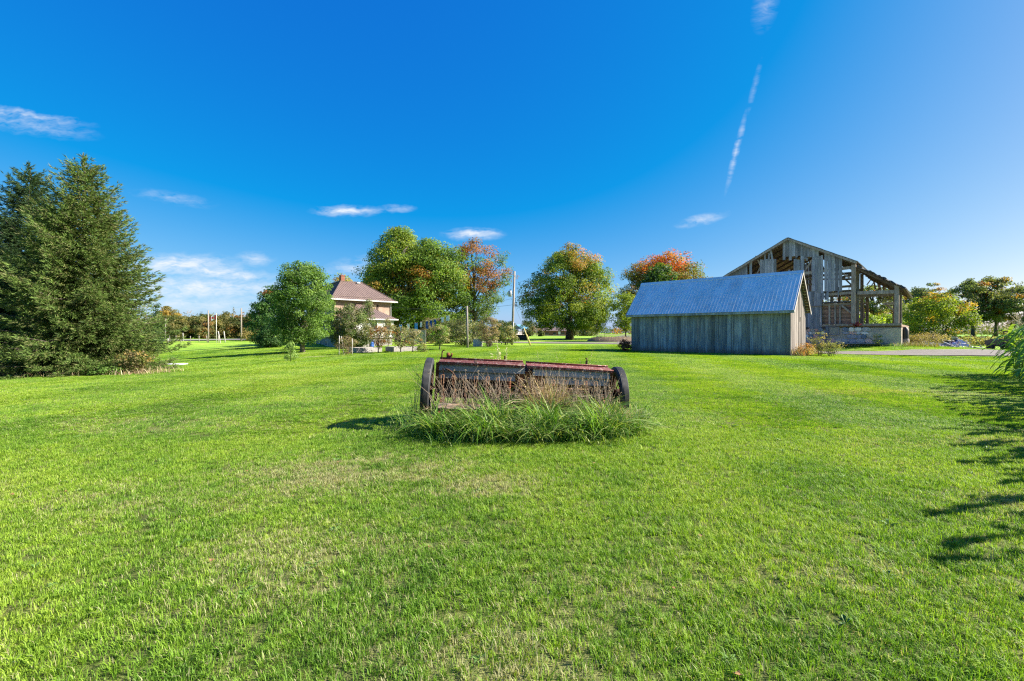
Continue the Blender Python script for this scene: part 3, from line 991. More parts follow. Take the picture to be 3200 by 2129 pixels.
for xx in (2653, 2661):
    pbeam('ladder_rail', xx, 897, xx, 940, .05, 5.5, .05)
for k in range(6):
    pbeam('ladder_rung', 2653, 900 + k * 7, 2661, 900 + k * 7, .035, 5.45, .03)
# brown horizontal planking inside the gable
ia, ib = bw(2566, 952, .45), bw(2662, 1014, .45)
n = 11
for k in range(n):
    h = (ia[1] - ib[1]) / n
    piece('inner_plank', M['barn_dark'], barn, ((ia[0] + ib[0]) / 2, .45 + (k % 2) * .012 + rnd.uniform(-.004, .004), ib[1] + (k + .5) * h), (ib[0] - ia[0], .03, h + .004), (0, rnd.uniform(-.004, .004), 0),
          grey(.85, 1.6, (1, .92, .88)))
pbeam('plate_beam', 2566, 953, 2662, 950, .2, .34, .12)
pbeam('girt', 2572, 947, 2660, 943, .1, .6, 1.2, 'shingle')
for xx in (2592, 2610, 2625):
    pbeam('stud', xx, 955, xx, 1013, .14, .36, .1)
# floor, foundation and its stones
zf = bw(2817, 1013)[1]
tl = 2 * pk[0]
MB().box(((tl) / 2, BL / 2, zf - .12), (-tl, BL - .2, .2)).build('threshing_floor', M['barn_dark'], barn, color=(1, 1, 1))
fd = MB()
fd.box((tl / 2, .32, (zf - .3) / 2 - .2), (-tl, .5, zf + .1))
fd.box((-.25, BL / 2 + .3, (zf - .3) / 2 - .2), (.5, BL - .7, zf + .1))
fd.box((tl + .25, BL / 2 + .3, (zf - .3) / 2 - .2), (.5, BL - .7, zf + .1))
fd.build('foundation_wall', M['mortar'], barn)
pbeam('sill_beam', 2612, 1016, 2818, 1014, .2, .1, .4, color=(.95, .92, .9))
pbeam('sill_beam', 2568, 1018, 2612, 1018, .16, .1, .3, color=(.95, .9, .85))


def stone_mesh(seed):
    r = random.Random(seed)
    n_ = 9
    ring = []
    for k in range(n_):
        a_ = 2 * math.pi * k / n_
        cx, cy = math.cos(a_), math.sin(a_)
        sq = 1 / max(abs(cx), abs(cy)) ** .6
        ring.append((cx * sq * .5 * r.uniform(.88, 1.08), cy * sq * .5 * r.uniform(.86, 1.06)))
    vs, fs = [], []
    for sc_, yy in ((1, .5), (1, -.25), (.78, -.5)):
        vs += [(a_ * sc_, yy, b_ * sc_) for a_, b_ in ring]
    for j in range(2):
        fs += [(j * n_ + k, j * n_ + (k + 1) % n_, (j + 1) * n_ + (k + 1) % n_, (j + 1) * n_ + k) for k in range(n_)]
    fs.append(tuple(range(2 * n_, 3 * n_)))
    return MB().add(vs, fs).data('stone', M['stone'])


stones = [stone_mesh(k) for k in range(7)]
SCOL = [tuple(v * 1.75 for v in c) for c in [(.42, .25, .2), (.36, .2, .17), (.34, .33, .32), (.42, .4, .37), (.2, .2, .22), (.11, .13, .16), (.48, .45, .4), (.3, .26, .22), (.44, .3, .24), (.25, .24, .23)]]
ta_, tb_ = bw(2515, 1050)[0], bw(2738, 1050)[0]
ztop, zbot = zf - .26, -.1
z_ = ztop
row = 0
tw0, tw1 = bw(2590, 1030)[0] - .1, bw(2622, 1030)[0] + .1
zw0, zw1 = bw(2605, 1046)[1] - .08, bw(2605, 1023)[1] + .08
while z_ > zbot:
    hh_ = rnd.uniform(.26, .42)
    t = ta_ + rnd.uniform(0, .2)
    while t < tb_:
        w = rnd.uniform(.28, .85) if t > tw0 - 1 else rnd.uniform(.25, .5)
        zc, tc_ = z_ - hh_ / 2, t + w / 2
        if not (tw0 - w / 2 < tc_ < tw1 + w / 2 and zw0 - hh_ / 2 < zc < zw1 + hh_ / 2) and not (t + w > tb_ - .25 * row % .6):
            c_ = rnd.choice(SCOL)
            link('stone', rnd.choice(stones), barn, (tc_, .05 + rnd.uniform(-.015, .02), zc), (0, rnd.uniform(-.08, .08), 0), ((w - .01) * 1.05, .15, hh_ * 1.06), c_)
        t += w
    z_ -= hh_
    row += 1
pa, pb = bw(2722, 1024), bw(2816, 1078)
edge = [(pb[0], pb[1] - .3), (pb[0], pa[1] - .02)]
for k in range(9):
    s_ = k / 8
    edge.append((pa[0] + (1 - s_) * (pb[0] - pa[0]) * .62 + rnd.uniform(-.1, .1), pa[1] - .08 - s_ * .35 + rnd.uniform(-.06, .06)))
edge += [(pa[0] - .25 + rnd.uniform(-.1, .1), .9), (pa[0] + .1, .55), (pa[0] - .1, .2), (pa[0], -.3)]
MB().prism(edge, .06, 'y', .005).build('parging', M['parge'], barn)
wa, wb = bw(2590, 1023), bw(2622, 1046)
wn_ = MB().box(((wa[0] + wb[0]) / 2, .055, (wa[1] + wb[1]) / 2), (wb[0] - wa[0] - .12, .06, wa[1] - wb[1] - .12)).build('boarded_window', plain('dusty_pane', (.24, .235, .2), .5), barn)
fr = MB()
for s_ in (wa[0] + .03, wb[0] - .03):
    fr.box((s_, .03, (wa[1] + wb[1]) / 2), (.08, .12, wa[1] - wb[1] + .1))
for s_ in (wa[1], wb[1]):
    fr.box(((wa[0] + wb[0]) / 2, .032, s_), (wb[0] - wa[0] - .08, .11, .08))
fr.build('frame', M['barn_wood'], wn_, color=(1.1, 1, .95))
pbeam('post', 2584.5, 1018, 2584.5, 1078, .22, -.04, .1, 'barn_wood', (.75, .72, .72))
for k in range(2):       # dark vents in the stones
    c_ = bw((2520, 2574)[k], 1026)
    MB().box((c_[0], .04, c_[1]), (.4, .12, .22), ch=.03).build('vent', M['black'], barn)
# roof: sheathing boards laid along the barn under old shingles
def roof_boards(tA, zA, tB, zB, nb, len_fn, gapf=.015, y0=-.25):
    a_ = math.atan2(zB - zA, tB - tA)
    L_ = math.hypot(tB - tA, zB - zA)
    for k in range(nb):
        s_ = (k + .5) / nb
        ln_ = len_fn(s_)
        if ln_ <= 0:
            continue
        piece('roof_board', M['roof_under'], barn, (tA + (tB - tA) * s_, y0 + ln_ / 2, zA + (zB - zA) * s_ - .05), (L_ / nb - rnd.uniform(gapf, gapf * 3), ln_, .03), (0, -a_, 0), grey(.6, 1.15))
lend = (tl - .4, roof_z(tl - .4))
rr = random.Random(4)
roof_boards(lend[0], lend[1], pk[0], pk[1], 34, lambda s: BL + .4 - (rr.uniform(2.5, 6) if .60 < s < .86 and rr.random() < .25 else 0))
roof_boards(pk[0], pk[1], r1[0] + .1, roof_z(r1[0] - .01) - .05, 24, lambda s: 13.0 - 1.5 * s + rr.uniform(-.8, .8))
r3e = (r3[0] + .35, roof_z(r3[0] + .35))
roof_boards(r2[0], r2[1], r3e[0], r3e[1], 18, lambda s: 11.5 + 2.5 * s + rr.uniform(-.9, .9))


def shingle_layer(tA, zA, tB, zB, len_fn, n_=24, y0=-.3, wave=.02):
    a_ = math.atan2(zB - zA, tB - tA)
    nx, nz = -math.sin(a_), math.cos(a_)
    vs, fs = [], []
    for k in range(n_ + 1):
        s_ = k / n_
        for lay in (0, 1):
            o_ = .0 + lay * rnd.uniform(.05, .05 + wave)
            bt, bz = tA + (tB - tA) * s_ + nx * o_, zA + (zB - zA) * s_ + nz * o_
            vs += [(bt, y0 + rnd.uniform(-wave, wave), bz), (bt, y0 + len_fn(s_) + .1, bz)]
    for k in range(n_):
        b_ = k * 4
        fs += [(b_, b_ + 1, b_ + 5, b_ + 4), (b_ + 2, b_ + 6, b_ + 7, b_ + 3), (b_, b_ + 4, b_ + 6, b_ + 2), (b_ + 1, b_ + 3, b_ + 7, b_ + 5)]
    fs += [(0, 2, 3, 1), (n_ * 4, n_ * 4 + 1, n_ * 4 + 3, n_ * 4 + 2)]
    return MB().add(vs, fs)


shingle_layer(lend[0], lend[1] + .0, pk[0], pk[1] + .0, lambda s: BL + .5).build('shingle_roof', M['shingle'], barn)
shingle_layer(pk[0], pk[1], r1[0] + .15, roof_z(r1[0] - .01) - .06, lambda s: 12.6 - 1.5 * s + rr.uniform(-.4, .4), wave=.03).build('shingle_roof', M['shingle'], barn)
shingle_layer(r2[0], r2[1], r3e[0], r3e[1], lambda s: 11.0 + 2.5 * s + rr.uniform(-.4, .4), 26, -.28, .13).build('shingle_roof', M['shingle'], barn)
beam('barge_board', M['barn_beam'], barn, (lend[0], -.29, lend[1] - .1), (pk[0], -.29, pk[1] - .1), .04, .2, (1, 1, 1))
beam('barge_board', M['barn_beam'], barn, (pk[0], -.29, pk[1] - .1), (r1[0] + .1, -.29, roof_z(r1[0] - .01) - .14), .04, .2, (1, 1, 1))
for s_ in range(7):      # rafters of the standing bents
    yy = .15 + s_ * 2.3
    beam('rafter', M['roof_under'], barn, (tl - .2, yy, roof_z(tl - .2) - .17), (pk[0], yy, pk[1] - .17), .14, .16, (.75, .75, .75))
    if s_ < 6:
        beam('rafter', M['roof_under'], barn, (pk[0], yy, pk[1] - .19), (r1[0], yy, roof_z(r1[0] - .01) - .22), .14, .16, (.8, .8, .8))
        beam('rafter', M['roof_under'], barn, (r2[0], yy, r2[1] - .2), (r3[0], yy, r3[1] - .2), .14, .16, (.85, .85, .85))
# loose sheathing ends hanging from the broken edge
for k in range(13):
    s_ = k / 12
    yy = 11.2 + 2.0 * s_
    p0_ = (r2[0] + (r3[0] - r2[0]) * (.04 + .6 * s_), roof_z(r2[0] + (r3[0] - r2[0]) * (.04 + .6 * s_) + .001) - .08)
    ln_ = rr.uniform(.6, 1.4)
    an = rr.uniform(-.2, .6)
    beam('hanging_board', M['roof_under'], barn, (p0_[0], yy, p0_[1]), (p0_[0] - math.sin(an) * ln_, yy + .3, p0_[1] - ln_ * .8), .15, .025, grey(.6, 1.0))
# collapsed roof section lying towards the far right corner
for k in range(14):
    p0_ = bw(2740 + k * 3.4, 950 - k * .8, 9.0); p1_ = bw(2756 + k * 3.0, 920 - k * 1.3, 9.0)
    beam('fallen_board', M['roof_under'], barn, (p0_[0], 9.0 + k * .05, p0_[1]), (p1_[0], 9.0 + k * .05, p1_[1]), .2, .03, grey(.5, 1.0))
# left side wall and part of the far gable keep the left half dark
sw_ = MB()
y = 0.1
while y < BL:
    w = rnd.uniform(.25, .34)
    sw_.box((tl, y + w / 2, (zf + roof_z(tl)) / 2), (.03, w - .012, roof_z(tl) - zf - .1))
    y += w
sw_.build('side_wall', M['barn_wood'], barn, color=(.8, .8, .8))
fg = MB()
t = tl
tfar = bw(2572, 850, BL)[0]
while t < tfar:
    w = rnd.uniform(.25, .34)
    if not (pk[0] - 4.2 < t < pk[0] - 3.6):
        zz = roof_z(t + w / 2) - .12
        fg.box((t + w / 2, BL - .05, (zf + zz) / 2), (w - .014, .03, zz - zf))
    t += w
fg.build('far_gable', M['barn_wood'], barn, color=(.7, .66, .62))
for (tt, yy) in ((pk[0] - 3.5, 4.6), (pk[0] + 3, 4.6), (tl + .3, 4.6), (r1[0], 4.8), (-.3, 4.8), (pk[0] - 3.5, 9.6), (pk[0] + 3, 9.6), (r1[0], 9.6), (tl + .3, 9.6)):
    zz = (roof_z(tt) - .3) if yy < 6 or tt < pk[0] else rr.uniform(4.5, 6.5)
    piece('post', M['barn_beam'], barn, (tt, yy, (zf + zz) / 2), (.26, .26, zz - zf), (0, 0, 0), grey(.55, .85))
for (yy, zz) in ((4.6, zf + 3.4), (9.6, zf + 3.3), (4.6, zf + 5.2)):
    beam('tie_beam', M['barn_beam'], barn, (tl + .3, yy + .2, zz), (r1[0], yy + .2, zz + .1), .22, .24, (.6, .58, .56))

# ================================================================== brick house
HC = ray(1045, 1087, 58.0)
ha = math.atan2(.70, .714)
house = thing('brick_house', 'two storey brown brick house with a brown ribbed steel hip roof', 'house', HC, ha)
LA, LB = 7.9, 9.2
ZE = 5.85 - HC.z                       # eave above the base corner
zb = 1.15                              # top of the concrete foundation
MB().box((LA / 2, LB / 2, (zb + ZE) / 2), (LA, LB, ZE - zb)).build('wall', M['brick'], house)
MB().box((LA / 2, LB / 2, zb / 2 - .6), (LA + .06, LB + .06, zb + 1.2)).build('foundation', M['concrete'], house)
o_ = .62
T0, T1, TB0, TB1, ZT = 2.4, 5.4, 3.4, 5.8, 8.64 - HC.z
def hip(x0, x1, y0, y1, ze, tx0, tx1, ty0, ty1, ztop, th=.06):
    vs = [(x0, y0, ze), (x1, y0, ze), (x1, y1, ze), (x0, y1, ze), (tx0, ty0, ztop), (tx1, ty0, ztop), (tx1, ty1, ztop), (tx0, ty1, ztop)]
    return MB().add(vs, [(0, 1, 5, 4), (1, 2, 6, 5), (2, 3, 7, 6), (3, 0, 4, 7), (4, 5, 6, 7), (3, 2, 1, 0)])
rf = hip(-o_, LA + o_, -o_, LB + o_, ZE + .06, T0, T1, TB0, TB1, ZT).build('roof', M['roof_brown'], house)
def seams(mb, A, B, C_, D_, n_, w=.03, h=.035):
    """standing ribs on a roof face: eave A->B, top C->D, ribs perpendicular to the eave, cut by the hips"""
    A, B, C_, D_ = map(Vector, (A, B, C_, D_))
    ex = (B - A).normalized()
    lx = (B - A).length
    up_ = (C_ - A) - ex * (C_ - A).dot(ex)
    nrm = ex.cross(up_).normalized()
    c0, c1 = (C_ - A).dot(ex), (D_ - A).dot(ex)
    for k in range(1, n_):
        x_ = lx * k / n_
        f_ = 1.0 if c0 <= x_ <= c1 else (x_ / c0 if x_ < c0 else (lx - x_) / (lx - c1))
        if f_ < .04:
            continue
        p0_ = A + ex * x_ + nrm * h * .5
        mb.beam(p0_, p0_ + up_ * f_, w, h)
    return mb
sm = MB()
e0, e1, e2, e3 = (-o_, -o_, ZE + .06), (LA + o_, -o_, ZE + .06), (LA + o_, LB + o_, ZE + .06), (-o_, LB + o_, ZE + .06)
t0, t1, t2, t3 = (T0, TB0, ZT), (T1, TB0, ZT), (T1, TB1, ZT), (T0, TB1, ZT)
for q_ in ((e0, e1, t0, t1), (e1, e2, t1, t2), (e2, e3, t2, t3), (e3, e0, t3, t0)):
    seams(sm, *q_, 36)
tag(sm.build('roof_ribs', M['roof_brown'], rf), kind='stuff')
cp_ = MB()
for a_, b_ in ((e0, t0), (e1, t1), (e2, t2), (e3, t3), (t0, t1), (t1, t2), (t2, t3), (t3, t0)):
    cp_.beam(Vector(a_) + Vector((0, 0, .04)), Vector(b_) + Vector((0, 0, .04)), .16, .05)
cp_.build('hip_cap', M['roof_brown'], rf)
def gutter(par, x0, x1, y0, y1, z):
    g_ = MB()
    g_.box(((x0 + x1) / 2, y0, z), (x1 - x0 + .24, .12, .16)); g_.box(((x0 + x1) / 2, y1, z), (x1 - x0 + .24, .12, .16))
    g_.box((x0, (y0 + y1) / 2, z), (.12, y1 - y0 - .13, .16)); g_.box((x1, (y0 + y1) / 2, z), (.12, y1 - y0 - .13, .16))
    return g_.build('gutter', M['soffit'], par)
gutter(house, -o_ - .04, LA + o_ + .04, -o_ - .04, LB + o_ + .04, ZE)
MB().box((LA / 2, LB / 2, ZE - .02), (LA + 2 * o_ - .14, LB + 2 * o_ - .14, .05)).build('soffit', M['soffit'], house)
sg = MB()          # snow rails low on the roof
for (A, B) in (((-.1, -.1), (LA + .1, -.1)), ((-.1, -.1), (-.1, LB + .1))):
    zz = ZE + .06 + (ZT - ZE) * (.52 / (TB0 + o_)) + .1
    sg.beam((A[0] - .02, A[1], zz), (B[0] - .02, B[1], zz), .04, .05)
sg.build('snow_rail', M['roof_brown'], rf)
chm = MB().box((T0 + .25, TB0 + .3, ZT + .3), (.56, .56, .9), ch=.015).build('chimney', M['chimney'], rf)
MB().box((T0 + .25, TB0 + .3, ZT + .78), (.66, .66, .1)).tube([(T0 + .25, TB0 + .3, ZT + .8), (T0 + .25, TB0 + .3, ZT + .95)], .1).build('chimney_cap', M['chimney'], rf)
MB().box((T1 - .75, TB0 - .35, ZT - .12), (.5, .3, .22), ch=.03).build('roof_vent', M['steel'], rf)
MB().box((T0 - .35, TB0 + 1.4, ZT - .12), (.3, .5, .22), ch=.03).build('roof_vent', M['steel'], rf)
def window(par, c, w, h, axis, sill=True, cross=True):
    """axis 'y': in a wall facing -y, 'x': in a wall facing -x"""
    def bx_(mb, u, z, du, dz, dep, out):
        if axis == 'y':
            mb.box((c[0] + u, c[1] - out, c[2] + z), (du, dep, dz))
        else:
            mb.box((c[0] - out, c[1] + u, c[2] + z), (dep, du, dz))
    m_ = MB(); bx_(m_, 0, 0, w, h, .05, .005); o2 = m_.build('window', M['glass'], par)
    f_ = MB()
    for u in (-w / 2, w / 2):
        bx_(f_, u, 0, .12, h + .12, .1, .03)
    for z in (-h / 2, h / 2):
        bx_(f_, 0, z, w - .12, .12, .1, .032)
    if cross:
        bx_(f_, 0, 0, .05, h - .12, .07, .025); bx_(f_, 0, 0, w - .12, .05, .06, .024)
    f_.build('frame', M['white'], o2)
    if sill:
        s2 = MB(); bx_(s2, 0, -h / 2 - .1, w + .25, .08, .2, .06); s2.build('sill', M['white'], o2)
    return o2
window(house, (0, 2.0, 4.4), .95, 1.5, 'x'); window(house, (0, 6.6, 4.4), .95, 1.5, 'x')
window(house, (0, 2.4, 2.1), .95, 1.3, 'x'); window(house, (0, 6.4, 2.1), .95, 1.3, 'x')
window(house, (-.035, 2.3, .52), .72, .62, 'x', False); window(house, (-.035, 4.9, .75), .72, .6, 'x', False)
# one storey hip-roofed addition towards the garden
A0, A1, AP = .6, 6.4, 3.5
ZA = 3.35 - HC.z
MB().box(((A0 + A1) / 2, -AP / 2 - .01, (1.35 + ZA) / 2), (A1 - A0, AP, ZA - 1.35)).build('addition_wall', M['white'], house)
MB().box(((A0 + A1) / 2, -AP / 2 - .01, .45), (A1 - A0 - .3, AP - .2, 1.7)).build('addition_base', M['concrete'], house)
ar = MB().add([(A0 - .4, -AP - .4, ZA), (A1 + .4, -AP - .4, ZA), (A1 + .4, -.012, ZA), (A0 - .4, -.012, ZA), (3.0, -.012, 5.46 - HC.z), (3.8, -.012, 5.46 - HC.z)],
              [(0, 1, 5, 4), (1, 2, 5), (3, 0, 4), (2, 3, 4, 5), (3, 2, 1, 0)]).build('addition_roof', M['roof_brown'], house)
s3 = MB()
seams(s3, (A0 - .4, -AP - .4, ZA), (A1 + .4, -AP - .4, ZA), (3.0, -.012, 5.46 - HC.z), (3.8, -.012, 5.46 - HC.z), 26)
seams(s3, (A1 + .4, -AP - .4, ZA), (A1 + .4, -.012, ZA), (3.8, -.012, 5.46 - HC.z), (3.8, -.012, 5.46 - HC.z), 14)
tag(s3.build('roof_ribs', M['roof_brown'], ar), kind='stuff')
g2 = MB()
g2.box(((A0 + A1) / 2, -AP - .44, ZA - .05), (A1 - A0 + .9, .12, .15)); g2.box((A1 + .44, -AP / 2 - .2, ZA - .05), (.12, AP - .15, .15)); g2.box((A0 - .44, -AP / 2 - .2, ZA - .05), (.12, AP - .15, .15))
g2.build('gutter', M['soffit'], house)
for xx in (3.6, 5.55):
    window(house, (xx, -AP - .01, 2.55 - HC.z), .95, 1.15, 'y', True, False)
for k in range(12):
    piece('siding_board', M['white'], house, ((A0 + A1) / 2, -AP - .022, 1.45 + k * (ZA - 1.5) / 12), (A1 - A0 - .02, .02, .05))
MB().box(((A0 + A1) / 2, -AP - .05, 1.34), (A1 - A0 + .1, .14, .12)).build('skirt_board', M['white'], house)
MB().tube([(LA + .02, -.3, ZE - .1), (LA + .02, -.1, ZE - .5), (LA + .08, -.1, .8)], .05, 6).build('downspout', M['soffit'], house)
ms = MB().tube([(5.9, -.1, 3.2), (5.9, -.1, ZE - .4)], .04, 6)
for k in range(4):
    ms.tube([(5.9, -.12, ZE - .6 - k * .2), (6.02, -.25, ZE - .6 - k * .2)], .05, 6)
ms.build('service_mast', M['black'], house)
dr = MB().box((.9, -.03, .35), (1.0, .08, 1.9)).build('cellar_door', M['black'], house)

# ================================================================== old seed drill
DX, DD = .19, 8.3
drill = thing('seed_drill', 'abandoned wooden seed drill with rusty red lids and ribbed tyres in long grass', 'seed drill', (DX, DD, zt(DX, DD) - .03), rot=(0, R(3.0), R(4.5)))
WR, HL = .53, 1.745
def tyre_profile(w, r):
    pr = []
    nr = 7
    pr += [(-w / 2 + .015, r - .17), (-w / 2 - .004, r - .11), (-w / 2 + .004, r - .035)]
    for k in range(nr):
        a_ = -w / 2 + .014 + (w - .028) * k / nr; b_ = -w / 2 + .014 + (w - .028) * (k + 1) / nr
        c_ = (a_ + b_) / 2
        crown = .012 * (2 * abs(c_) / w) ** 2
        d_ = (b_ - a_) * .3
        pr += [(a_ + d_ * .5, r - crown), (b_ - d_ * .5, r - crown), (b_ - d_ * .2, r - crown - .016), (b_ + d_ * .2, r - crown - .016)]
    pr += [(w / 2 - .004, r - .035), (w / 2 + .004, r - .11), (w / 2 - .015, r - .17)]
    return pr
for sgn in (-1, 1):
    wh = MB().lathe([(-.06, .1), (-.045, .12), (.045, .12), (.06, .1), (.09, .055), (.09, 0)], 20).build('wheel', M['rust_dark'], drill, (sgn * HL, 0, WR), (rnd.random(), R(sgn * -2.5), R(sgn * -1)))
    MB().lathe(tyre_profile(.145, WR), 64).build('tyre', M['rubber'], wh)
    MB().lathe([(-.07, WR - .155), (-.06, WR - .185), (0, WR - .2), (.06, WR - .185), (.07, WR - .155)], 40).build('rim', M['rust_dark'], wh)
    for k in range(14):
        a_ = 2 * math.pi * k / 14
        s_ = .05 if k % 2 else -.05
        MB().tube([(s_, .06 * math.cos(a_), .06 * math.sin(a_)), (0, (WR - .19) * math.cos(a_ + .1), (WR - .19) * math.sin(a_ + .1))], .0085, 6).build('spoke', M['rust_dark'], wh)
MB().tube([(-HL, 0, WR), (HL, 0, WR)], .028, 10).build('axle', M['rust_dark'], drill)
# hopper: board front and back, steel ends, two lids
bx0, bx1 = -1.55, 1.56
yb, yf = .27, -.12          # back / front (towards the camera) at the top
ztp, zbt = .985, .71
piece('front_board', M['drill_wood'], drill, (-.78, -.105, .915), (1.53, .028, .135), (R(-14), 0, 0))
piece('front_board', M['drill_wood'], drill, (-.86, -.07, .778), (1.36, .028, .135), (R(-14), R(.3), 0))
piece('front_board', M['drill_wood'], drill, (.84, -.105, .905), (1.42, .028, .15), (R(-14), 0, 0))
piece('front_board', M['drill_wood'], drill, (.96, -.068, .76), (1.18, .028, .135), (R(-14), 0, 0))
piece('inner_plate', M['rust'], drill, (.05, -.05, .8), (1.1, .02, .2), (R(-14), 0, 0))
piece('back_board', M['drill_wood'], drill, (0, .2, .85), (3.06, .028, .3), (R(4), 0, 0))
piece('hopper_floor', M['rust'], drill, (0, .09, .7), (3.06, .34, .02))
for sx in (bx0, bx1):
    MB().prism([(-.15, .985), (.22, 1.02), (.24, .7), (.12, .5), (-.02, .5), (-.06, .7)], .014, 'x', sx - .007).build('end_plate', M['rust'], drill)
lid_a = R(5)
def lid(x0, x1):
    L_ = x1 - x0
    m_ = MB()
    m_.box((L_ / 2, 0, 0), (L_, .37, .008))
    m_.box((L_ / 2, -.187, -.014), (L_, .008, .04)); m_.box((L_ / 2, .183, .012), (L_, .01, .03))
    m_.tube([(0, -.188, .006), (L_, -.188, .006)], .009, 6); m_.tube([(0, .185, .03), (L_, .185, .03)], .011, 6)
    m_.box((.004, 0, -.012), (.008, .37, .03)); m_.box((L_ - .004, 0, -.012), (.008, .37, .03))
    return m_.build('lid', M['red_paint'], drill, (x0, .035, 1.012), (lid_a, 0, 0))
l1_ = lid(-1.56, -.02); l2_ = lid(.03, 1.6)
l1_.rotation_euler[1] = R(-.3); l2_.rotation_euler[1] = R(.35)
MB().box((.66, 0, .008), (.035, .36, .008)).build('lid_seam', M['rust_dark'], l1_)
for xh in (-.5, .2):
    MB().box((xh + 1.56, .25, .05), (.03, .03, .08)).box((xh + 1.575, .27, .07), (.05, .02, .02)).build('latch', M['rust_dark'], l1_ if xh < 0 else l2_) if False else None
MB().box((0, 0, .03), (.03, .03, .07), ch=.006).build('latch', M['rust_dark'], drill, (-.36, .31, 1.08))
piece('dark_backing', M['rust_dark'], drill, (0, .22, .5), (3.1, .02, .38), (R(20), 0, 0))  # dark sheet added behind the rods to darken the gaps under the hopper
# frame: end uprights, cross bars
for sx in (bx0 - .03, bx1 + .03):
    MB().beam((sx, -.1, .99), (sx, -.05, .3), .045, .03).beam((sx, -.05, .5), (sx, .6, .46), .05, .05).build('frame_upright', M['rust'], drill)
M['rust_pale'] = stain('pale_rust', [(.3, (.07, .035, .02)), (.5, (.18, .1, .055)), (.7, (.3, .2, .13))], 24, rough=.9, bstr=.5, local=True)
piece('tool_bar', M['rust_pale'], drill, (0, -.26, .53), (3.16, .035, .035))
piece('rear_bar', M['rust_dark'], drill, (0, -.02, .47), (3.16, .06, .06))
piece('front_bar', M['rust_dark'], drill, (0, .45, .42), (3.1, .07, .07))
MB().tube([(-1.5, -.12, .62), (1.5, -.12, .62)], .016, 8).build('lift_shaft', M['rust_dark'], drill)
# runs: feed cup, spring rods, clamp, drag arm and disc for each row
NR = 16
coil_pts = [(.018 * math.cos(t * .9), .018 * math.sin(t * .9), t * .0062) for t in range(36)]
coil = MB().tube(coil_pts, .0045, 4, False).data('spring', M['rust'])
cupm = MB().prism([(-.05, .03), (.05, .03), (.03, -.09), (-.03, -.09)], .07, 'y', -.035).data('feed_cup', M['rust_dark'])
clampm = MB().box((0, 0, 0), (.05, .06, .075), ch=.012).box((0, -.02, .05), (.03, .03, .05)).data('clamp', M['rust_pale'])
rodm = MB().tube([(0, 0, 0), (.012, .02, .1), (.02, .05, .235)], .0075, 5).tube([(-.01, 0, 0), (-.03, .02, .1), (-.034, .05, .235)], .0075, 5).tube([(-.04, .05, .235), (.026, .05, .235)], .006, 5).data('spring_rod', M['rust_pale'])
armm = MB().beam((0, 0, 0), (0, -.34, -.34), .03, .014).beam((.02, .1, .02), (0, -.34, -.34), .014, .014).data('drag_arm', M['rust_dark'])
discm = MB().lathe([(-.012, .0), (-.012, .05), (0, .17), (.006, .17), (-.004, .05), (-.004, 0)], 20).data('disc', M['rust_dark'])
tubem = MB().tube([(0, .1, .68), (.01, .0, .5), (0, -.18, .28), (0, -.3, .12)], [.035, .028, .026, .024], 8).data('seed_tube', M['rust_dark'])
for k in range(NR):
    xx = -1.46 + k * 2.94 / (NR - 1) + rnd.uniform(-.012, .012)
    link('feed_cup', cupm, drill, (xx, .0, .68))
    link('clamp', clampm, drill, (xx, -.275, .535), (rnd.uniform(-.1, .1), rnd.uniform(-.15, .15), 0))
    link('spring_rod', rodm, drill, (xx, -.29, .55), (rnd.uniform(-.06, .06), rnd.uniform(-.12, .12), rnd.uniform(-.2, .2)))
    if k % 3 == 1:
        link('spring', coil, drill, (xx - .02, -.26, .56))
    link('drag_arm', armm, drill, (xx, -.1, .5))
    link('disc', discm, drill, (xx, -.44, .16), (0, 0, rnd.uniform(-.15, .15)))
    link('seed_tube', tubem, drill, (xx + .01, 0, 0))
# quadrant lever at the left end, hooks, gear stack in the middle
qd = [(-1.46 + .24 * math.sin(a_), -.19, .63 + .26 * math.cos(a_)) for a_ in np.linspace(.1, 1.35, 9)]
MB().tube(qd, .016, 6).beam((-1.5, -.17, .66), (-1.14, -.2, .73), .035, .03).beam((-1.47, -.19, .9), (-1.44, -.19, .62), .03, .02).build('lift_quadrant', M['rust_dark'], drill)
MB().tube([(-1.53, .2, 1.0), (-1.53, .2, 1.13), (-1.525, .2, 1.18), (-1.5, .2, 1.2), (-1.47, .2, 1.195)], .012, 7).build('lever', M['rust_dark'], drill)
MB().lathe([(-.03, .012), (-.03, .035), (.03, .035), (.03, .012)], 10).lathe([(.05, .01), (.05, .028), (.08, .028), (.08, .01)], 10).box((.02, 0, -.04), (.1, .02, .05)).build('gear_pawl', M['rust'], drill, (-1.42, .26, 1.12))
MB().tube([(1.2, .3, 1.0), (1.2, .3, 1.1), (1.215, .3, 1.14), (1.205, .3, 1.17), (1.18, .3, 1.17)], .013, 7).box((1.205, .3, 1.08), (.035, .03, .08)).build('lever', M['rust_dark'], drill)
gs = MB()
for k in range(6):
    gs.lathe([(-.012, .018), (-.012, .035), (.012, .035), (.012, .018)], 12, 'z', (-.3, -.26, .55 + k * .032))
gs.build('gear_stack', M['rust'], drill)
piece('loose_plank', M['foot_wood'], drill, (.06, -.34, .5), (.26, .025, .085), (R(20), R(2), 0))
